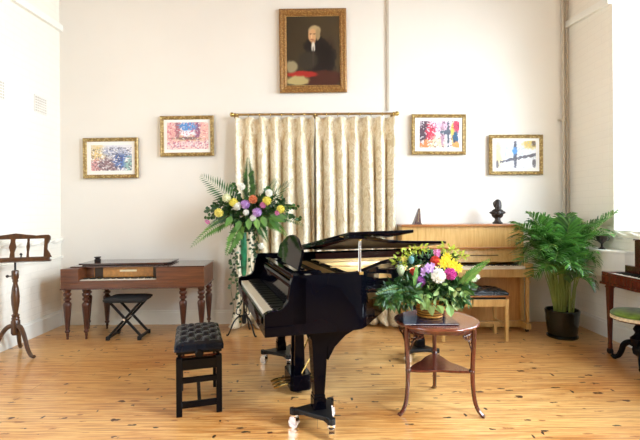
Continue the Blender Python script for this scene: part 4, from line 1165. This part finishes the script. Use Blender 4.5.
eu(250, 210, 251, 172, 4.7, 4.7, 5, 'leaf_dark', 20); eu(244, 210, 232, 184, 4.7, 4.65, 6, 'leaf_dark'); eu(258, 210, 268, 188, 4.7, 4.65, 7, 'leaf_dark')
def fr(x0, y0, x1, y1, Y0, Y1, sag, wd, mat, seed, n=26, lw=.22, nrm=Vector((0, -1, .25)), curl=.2):
    mb = MB(); frond(mb, L_(x0, y0, Y0), L_(x1, y1, Y1), sag, wd, n, nrm, lw=lw, stem=sg, seed=seed, curl=curl); mb.build('fern_frond', mat, ta, smooth=False)
fr(246, 214, 200, 175, 4.7, 4.5, .05, .21, 'leaf_fern', 51, 22, .17, curl=.1)
fr(250, 212, 248, 157, 4.66, 4.60, 0, .13, 'leaf_dark', 52, 34, .34, curl=.1)
fr(258, 212, 277, 178, 4.7, 4.65, .03, .11, 'leaf_fern', 53, 24, .24)
fr(262, 212, 293, 179, 4.7, 4.6, .05, .10, 'leaf_fern', 54, 24, .24)
fr(240, 218, 190, 248, 4.65, 4.5, .13, .11, 'leaf_mid', 55, 26, .42, curl=.6)
fr(244, 222, 226, 256, 4.6, 4.5, .06, .13, 'leaf_mid', 56, 20, .5, curl=.4)
fr(258, 220, 287, 236, 4.6, 4.5, .10, .10, 'leaf_mid', 57, 24, .45, curl=.5)
fr(262, 216, 304, 226, 4.6, 4.5, .08, .08, 'leaf_fern', 58, 24, .4, curl=.5)
fr(256, 222, 268, 243, 4.6, 4.5, .06, .09, 'leaf_fern', 59, 20, .45, curl=.5)
fr(238, 216, 206, 229, 4.62, 4.5, .08, .08, 'leaf_grey', 60, 24, .35, curl=.5)
for (x, y, r, m) in ((226.5, 198, .050, 'p_cream'), (233.5, 202.5, .050, 'p_lemon'), (237, 206, .048, 'p_white'), (218.8, 212.8, .050, 'p_soft_yellow'), (245.2, 204.3, .052, 'p_lilac'),
                     (253, 199.3, .048, 'p_orange'), (257, 212.3, .052, 'p_lilac'), (263, 205, .036, 'p_pink'), (266.8, 200.8, .050, 'p_lemon'), (269, 193, .042, 'p_white'),
                     (280.6, 209.3, .046, 'p_lemon'), (277.5, 213, .032, 'p_pink'), (241.5, 186.5, .040, 'p_white'), (246, 212.5, .036, 'p_white'), (253, 218, .036, 'p_white'), (261, 246, .036, 'p_white')):
    bloom('chrysanthemum', ta, L_(x, y, 4.50 if x != 261 else 4.6), r, m, 'pompom', int(x*5))
    sg.tube([L_(249, 222, 4.68), L_(x, y, 4.54)], .0025, 5)
fr(210, 224, 205, 220, 4.55, 4.5, 0, .03, 'p_magenta', 61, 8, .6)
sg.build('stems', 'palm_stem', ta)
# trailing ivy strands
rnd = random.Random(5)
for k, (x, y1) in enumerate(((232.5, 318), (236, 300), (240, 322), (252, 300), (257, 285), (261, 290), (255, 270), (234.5, 262))):
    mb = MB(); a = L_(246+(x-246)*.4, 224, 4.6); b = L_(x, y1, 4.66+.02*(k % 3)); pts = []
    for i in range(15):
        t = i/14; q = a.lerp(b, t); q.x = a.x+(b.x-a.x)*min(1, t*3.2)+.012*math.sin(t*16+k); pts.append(q)
    mb.tube(pts, .0022, 5)
    for i in range(26):
        t = rnd.random(); j = min(13, int(t*14)); p = pts[j].lerp(pts[j+1], t*14-j)
        leafquad(mb, p, Vector((rnd.choice((-1, 1))*.8, rnd.uniform(-.5, 0), rnd.uniform(-.9, .1))), Vector((rnd.uniform(-.5, .5), -1, .2)), rnd.uniform(.028, .045), .03, .08)
    mb.build('ivy_strand', 'ivy', ta, smooth=False)

# ================================================================== PALM
pm = thing('potted_palm', 'large areca palm in dark glazed pot in the corner', 'potted plant', (2.60, 4.52, 0), 0)
pot = MB().lathe([(.110, 0), (.128, .01), (.133, .03), (.142, .055), (.158, .18), (.160, .24), (.165, .255), (.168, .285), (.160, .295), (.150, .29), (.146, .25)], 0, 0, 36).build('pot', 'pot', pm)
MB().lathe([(.140, 0), (.150, .006), (.150, .022), (.138, .024)], 0, 0, 30).build('saucer', 'pot', pot)
MB().lathe([(.150, .255), (.10, .27), (.02, .275)], 0, 0, 24).build('soil', 'soil', pm)
rnd = random.Random(21)
spec = []
# (target px, py, depth) tips of fronds in the photo plus fill
tips = [(516, 224, 4.35), (524, 232, 4.3), (518, 243, 4.4), (530, 214, 4.5), (541, 216, 4.6), (552, 222, 4.7), (520, 262, 4.3), (536, 256, 4.1), (534, 276, 4.2),
        (617, 213, 4.3), (606, 236, 4.35), (598, 262, 4.3), (592, 286, 4.25), (570, 222, 4.55), (586, 228, 4.5), (579, 246, 4.2), (560, 240, 4.0), (548, 250, 3.95), (526, 250, 4.5), (545, 270, 4.0),
        (572, 268, 4.0), (560, 228, 4.85), (545, 232, 4.85), (578, 258, 4.3), (536, 238, 4.15), (590, 240, 4.75), (556, 260, 3.98), (584, 272, 4.2), (530, 224, 4.7), (566, 216, 4.75), (544, 244, 4.3), (566, 252, 4.2), (600, 222, 4.5)]
pO = Vector(pm.location)
for k, (x, y, Y) in enumerate(tips):
    tip = P(x, y, Y)-pO; tip.x = min(tip.x, 3.03-pO.x)
    a = math.atan2(tip.y, tip.x); b0 = Vector((.05*math.cos(a), .05*math.sin(a), .27))+Vector((rnd.uniform(-.04, .04), rnd.uniform(-.04, .04), 0))
    hgt = max(tip.z+.06, .62)+rnd.uniform(.02, .12)
    # bare lower stem then arching leafy part
    c1 = b0+Vector((tip.x*.12, tip.y*.12, hgt*.55)); c2 = Vector((tip.x*.55, tip.y*.55, min(hgt+.02, 1.12)))
    pts = bez(b0, c1, c2, tip, 40)
    st_ = MB().tube(pts[::4], [.009, .008, .007, .006, .005, .0045, .004, .0035, .003, .002, .0012][:len(pts[::4])], 6)
    so_ = st_.build('stem', 'palm_stem', pm)
    lf = MB()
    for i in range(15, 41):
        t = (i-15)/25; T = (pts[i]-pts[i-1]).normalized(); Sd = T.cross(Vector((0, 0, 1)));
        Sd = Sd.normalized() if Sd.length > .05 else Vector((1, 0, 0)); Nn = Sd.cross(T).normalized()
        L = .26*(math.sin(PI*min(1, .22+.72*t))**.8)*(.85+.3*rnd.random())*(1 if i < 40 else .6)
        for s in (-1, 1):
            d = (Sd*s*(1-.25*t)+T*(.55+.5*t)+Nn*(.35+rnd.uniform(-.15, .15))).normalized()
            w = .0105; p = pts[i]+T*rnd.uniform(0, .01)
            q1 = p+d*L*.4; q2 = p+d*L*.75+Vector((0, 0, -.10*L)); q3 = p+d*L+Vector((0, 0, -.30*L)); wv = T*w
            lf.add([p-wv*.4, q1-wv, q2-wv*.8, q3, q2+wv*.8, q1+wv, p+wv*.4, p+Nn*.0, ], [(0, 1, 5, 6), (1, 2, 4, 5), (2, 3, 4)])
    def cl(v):
        x_, y_, z_ = v; lim = (3.03 if z_ > .97 else 2.815)-pO.x
        if x_ > lim-.04: x_ = lim-.04+.04*math.tanh((x_-lim+.04)/.12)
        ylim = 5.12-pO.y
        if x_+pO.x < 2.36: ylim = 4.60-pO.y
        return (x_, min(y_, ylim), max(z_, .02 if math.hypot(x_, y_) > .2 else .34))
    lf.v = [cl(v) for v in lf.v]
    lf.build('leaflets', 'palm', so_, smooth=False)
# a few bare canes
cn = MB()
for k in range(14):
    a = rnd.uniform(0, 2*PI); cn.tube([(.07*math.cos(a), .07*math.sin(a), .26), (.12*math.cos(a), .12*math.sin(a), .50), (.2*math.cos(a), .2*math.sin(a), .75)], [.008, .006, .003], 6)
cn.build('canes', 'palm_stem', pm)

# ================================================================== URN on the boxed shelf
UK = .86
ur = thing('goblet_urn', 'small dark metal two-handled cup on the white wall shelf', 'urn', (2.925, 4.37, .94), 0)
MB().lathe([(.036, 0), (.038, .006), (.026, .014), (.011, .03), (.010, .06), (.018, .07), (.045, .095), (.058, .125), (.060, .15), (.066, .156), (.060, .158), (.05, .13), (.02, .10)], 0, 0, 24).build('cup', 'bronze', ur)
ur.scale = (UK, UK, UK)
for s in (-1, 1): MB().tube(bez((s*.055, 0, .10), (s*.10, 0, .10), (s*.10, 0, .15), (s*.06, 0, .148), 8), .005, 6).build('handle', 'bronze', ur)

# ================================================================== WOODEN MUSIC STAND
ms = thing('music_stand', 'wooden music stand with slatted desk and tripod cabriole feet', 'music stand', (-2.845, 4.03, 0), 0)
m = MB().lathe([(.030, .20), (.038, .22), (.038, .33), (.030, .345), (.036, .355), (.028, .37), (.034, .385), (.020, .40), (.024, .43), (.034, .50), (.036, .56), (.028, .64), (.018, .69), (.026, .705), (.022, .72), (.030, .735), (.030, .80), (.024, .81)], 0, 0, 18)
m.build('post', 'stand_wood', ms, angle=50)
MB().tube([(0, 0, .80), (0, 0, .93)], .009, 10).build('rod', 'ferrule', ms)
MB().tube([(-.028, -.01, .755), (-.055, -.016, .755)], .006, 8).ball((-.062, -.018, .755), .014).build('knob', 'ferrule', ms)
for a in (R(-22), R(115), R(222)):
    c, s = math.cos(a), math.sin(a)
    pts = [tuple(q) for q in smooth_path([(r*c, r*s, z) for r, z in ((.02, .29), (.07, .275), (.12, .20), (.16, .10), (.205, .035), (.245, .022), (.258, .028))], 4)]
    k = len(pts); MB().tube(pts, [.022-.008*i/k for i in range(k)], 10).build('leg', 'stand_wood', ms)
dk = thing  # desk is a part: build in its own frame
DM = Matrix.Translation((0, -.01, .90)) @ Matrix.Rotation(R(22), 4, 'Z') @ Matrix.Rotation(R(-14), 4, 'X')
def dpoly(mb, pts, t=.009):
    n = len(pts); mb.add([(x, -t, z) for x, z in pts]+[(x, t, z) for x, z in pts], [tuple(range(n-1, -1, -1)), tuple(range(n, 2*n))]+[(i, n+i, n+(i+1) % n, (i+1) % n)[::-1] for i in range(n)], DM)
d = MB()
tp = [(-.29, .215), (-.285, .232), (-.27, .243), (-.24, .243), (-.17, .238), (-.09, .248), (0, .262), (.09, .248), (.17, .238), (.24, .243), (.27, .243), (.285, .232), (.29, .215)]
dpoly(d, [(-.275, .207)]+tp[0:13]+[(.275, .207)])
dpoly(d, [(-.285, 0), (.285, 0), (.285, .03), (-.285, .03)])
for s in (-1, 1): dpoly(d, [(s*x, z) for x, z in ((.235, .03), (.305, .02), (.288, .06), (.265, .10), (.268, .15), (.29, .20), (.288, .215), (.235, .215))])
d.build('desk_frame', 'stand_wood', ms, smooth=False, bevel=.003)
for u, w_ in ((-.15, .014), (-.02, .030), (.105, .015)):
    q = MB(); dpoly(q, [(u-w_*.7, .03), (u+w_*.7, .03), (u+w_*.55, .08), (u+w_, .13), (u+w_*.6, .18), (u+w_*.7, .22), (u-w_*.7, .22), (u-w_*.6, .18), (u-w_, .13), (u-w_*.55, .08)], .006); q.build('slat', 'stand_wood', ms, smooth=False)
q = MB(); q.box(-.30, .30, -.055, .012, -.018, .004, DM); q.box(-.30, .30, -.060, -.050, -.018, .014, DM); q.build('ledge', 'stand_wood', ms, smooth=False, bevel=.004)
q = MB(); q.add([], []); q.tube([tuple(DM @ Vector((.055, -.012, .055))), tuple(DM @ Vector((.055, -.030, .055)))], .011, 10); q.box(.05, .06, -.02, -.008, .0, .055, DM); q.build('page_holder', 'ferrule', ms)

# ================================================================== DARK PIANO on the right wall
rp = thing('cottage_piano', 'dark red mahogany piano against the side wall behind the green stool', 'piano', (2.69, 4.03, 0), 0)
q = MB(); q.box(0, .355, -1.35, 0, .655, .735); q.box(-.012, .02, -1.35, .012, .645, .67); q.box(0, .022, -1.265, -.085, .735, .757); q.build('key_bed', 'mahog', rp, smooth=False, bevel=.005)
MB().box(0, .19, -.085, 0, .735, .765).build('key_block', 'mahog', rp, smooth=False, bevel=.008)
MB().box(0, .19, -1.35, -1.265, .735, .765).build('key_block', 'mahog', rp, smooth=False, bevel=.008)
kb = MB(); n = 45; kw = 1.17/n
for i in range(n): kb.box(.03, .155, -.09-(i+1)*kw+.0006, -.09-i*kw-.0006, .735, .755)
kb.build('white_keys', 'ivory', rp, smooth=False)
bk = MB()
for i in range(44):
    if i % 7 in (2, 6): continue
    bk.box(.065, .155, -.09-(i+1)*kw-.006, -.09-(i+1)*kw+.006, .755, .770)
bk.build('black_keys', 'ebony', rp, smooth=False)
MB().box(.16, .20, -1.33, -.09, .735, .83).build('fallboard', 'mahog_dark', rp, smooth=False)
MB().box(.20, .355, -1.35, -.155, .735, 1.06).build('case', 'mahog_dark', rp, smooth=False, bevel=.004)
MB().box(.19, .36, -1.36, -.150, 1.06, 1.075).build('lid', 'mahog_dark', rp, smooth=False, bevel=.004)
MB().box(.30, .345, -1.33, -.16, .10, .655).build('lower_case', 'mahog_dark', rp, smooth=False)
for y in (-.05, -1.30):
    m = MB(); m.taper(.045, y, .10, .655, .026, .05); m.taper(.045, y, .615, .63, .058, .058); m.taper(.045, y, .05, .10, .03, .03)
    lg = m.build('leg', 'mahog', rp, smooth=False, bevel=.003)
    MB().tube([(.03, y, .026), (.06, y, .026)], .026, 14).build('castor', 'ferrule', lg)

# ================================================================== GREEN STOOL
gs = thing('round_stool', 'round stool with green velvet seat on dark carved tripod', 'stool', (2.765, 3.66, 0), 0)
MB().lathe([(.19, .425), (.205, .432), (.207, .445), (.19, .462), (.14, .472), (.06, .476), (.005, .477)], 0, 0, 36).build('seat_cushion', 'velvet', gs)
MB().lathe([(.195, .398), (.208, .402), (.208, .424), (.20, .428)], 0, 0, 36).build('seat_band', 'cream_band', gs)
MB().lathe([(.15, .386), (.19, .388), (.195, .399)], 0, 0, 30).build('seat_board', 'mahog_dark', gs)
MB().lathe([(.02, .08), (.045, .10), (.052, .14), (.04, .17), (.062, .20), (.066, .235), (.04, .26), (.03, .28), (.045, .31), (.036, .33), (.024, .35), (.03, .365), (.07, .387)], 0, 0, 18).build('column', 'black_satin', gs)
for a in (R(118), R(238), R(-2)):
    c, s = math.cos(a), math.sin(a)
    pts = [tuple(q) for q in smooth_path([(r*c, r*s, z) for r, z in ((.03, .17), (.075, .185), (.12, .15), (.14, .09), (.165, .04), (.20, .025), (.22, .035))], 4)]
    k = len(pts); lg = MB().tube(pts, [.027-.010*i/k for i in range(k)], 10).ball((.195*c, .195*s, .022), .024, .024, .022, 10, 7).build('leg', 'black_satin', gs)
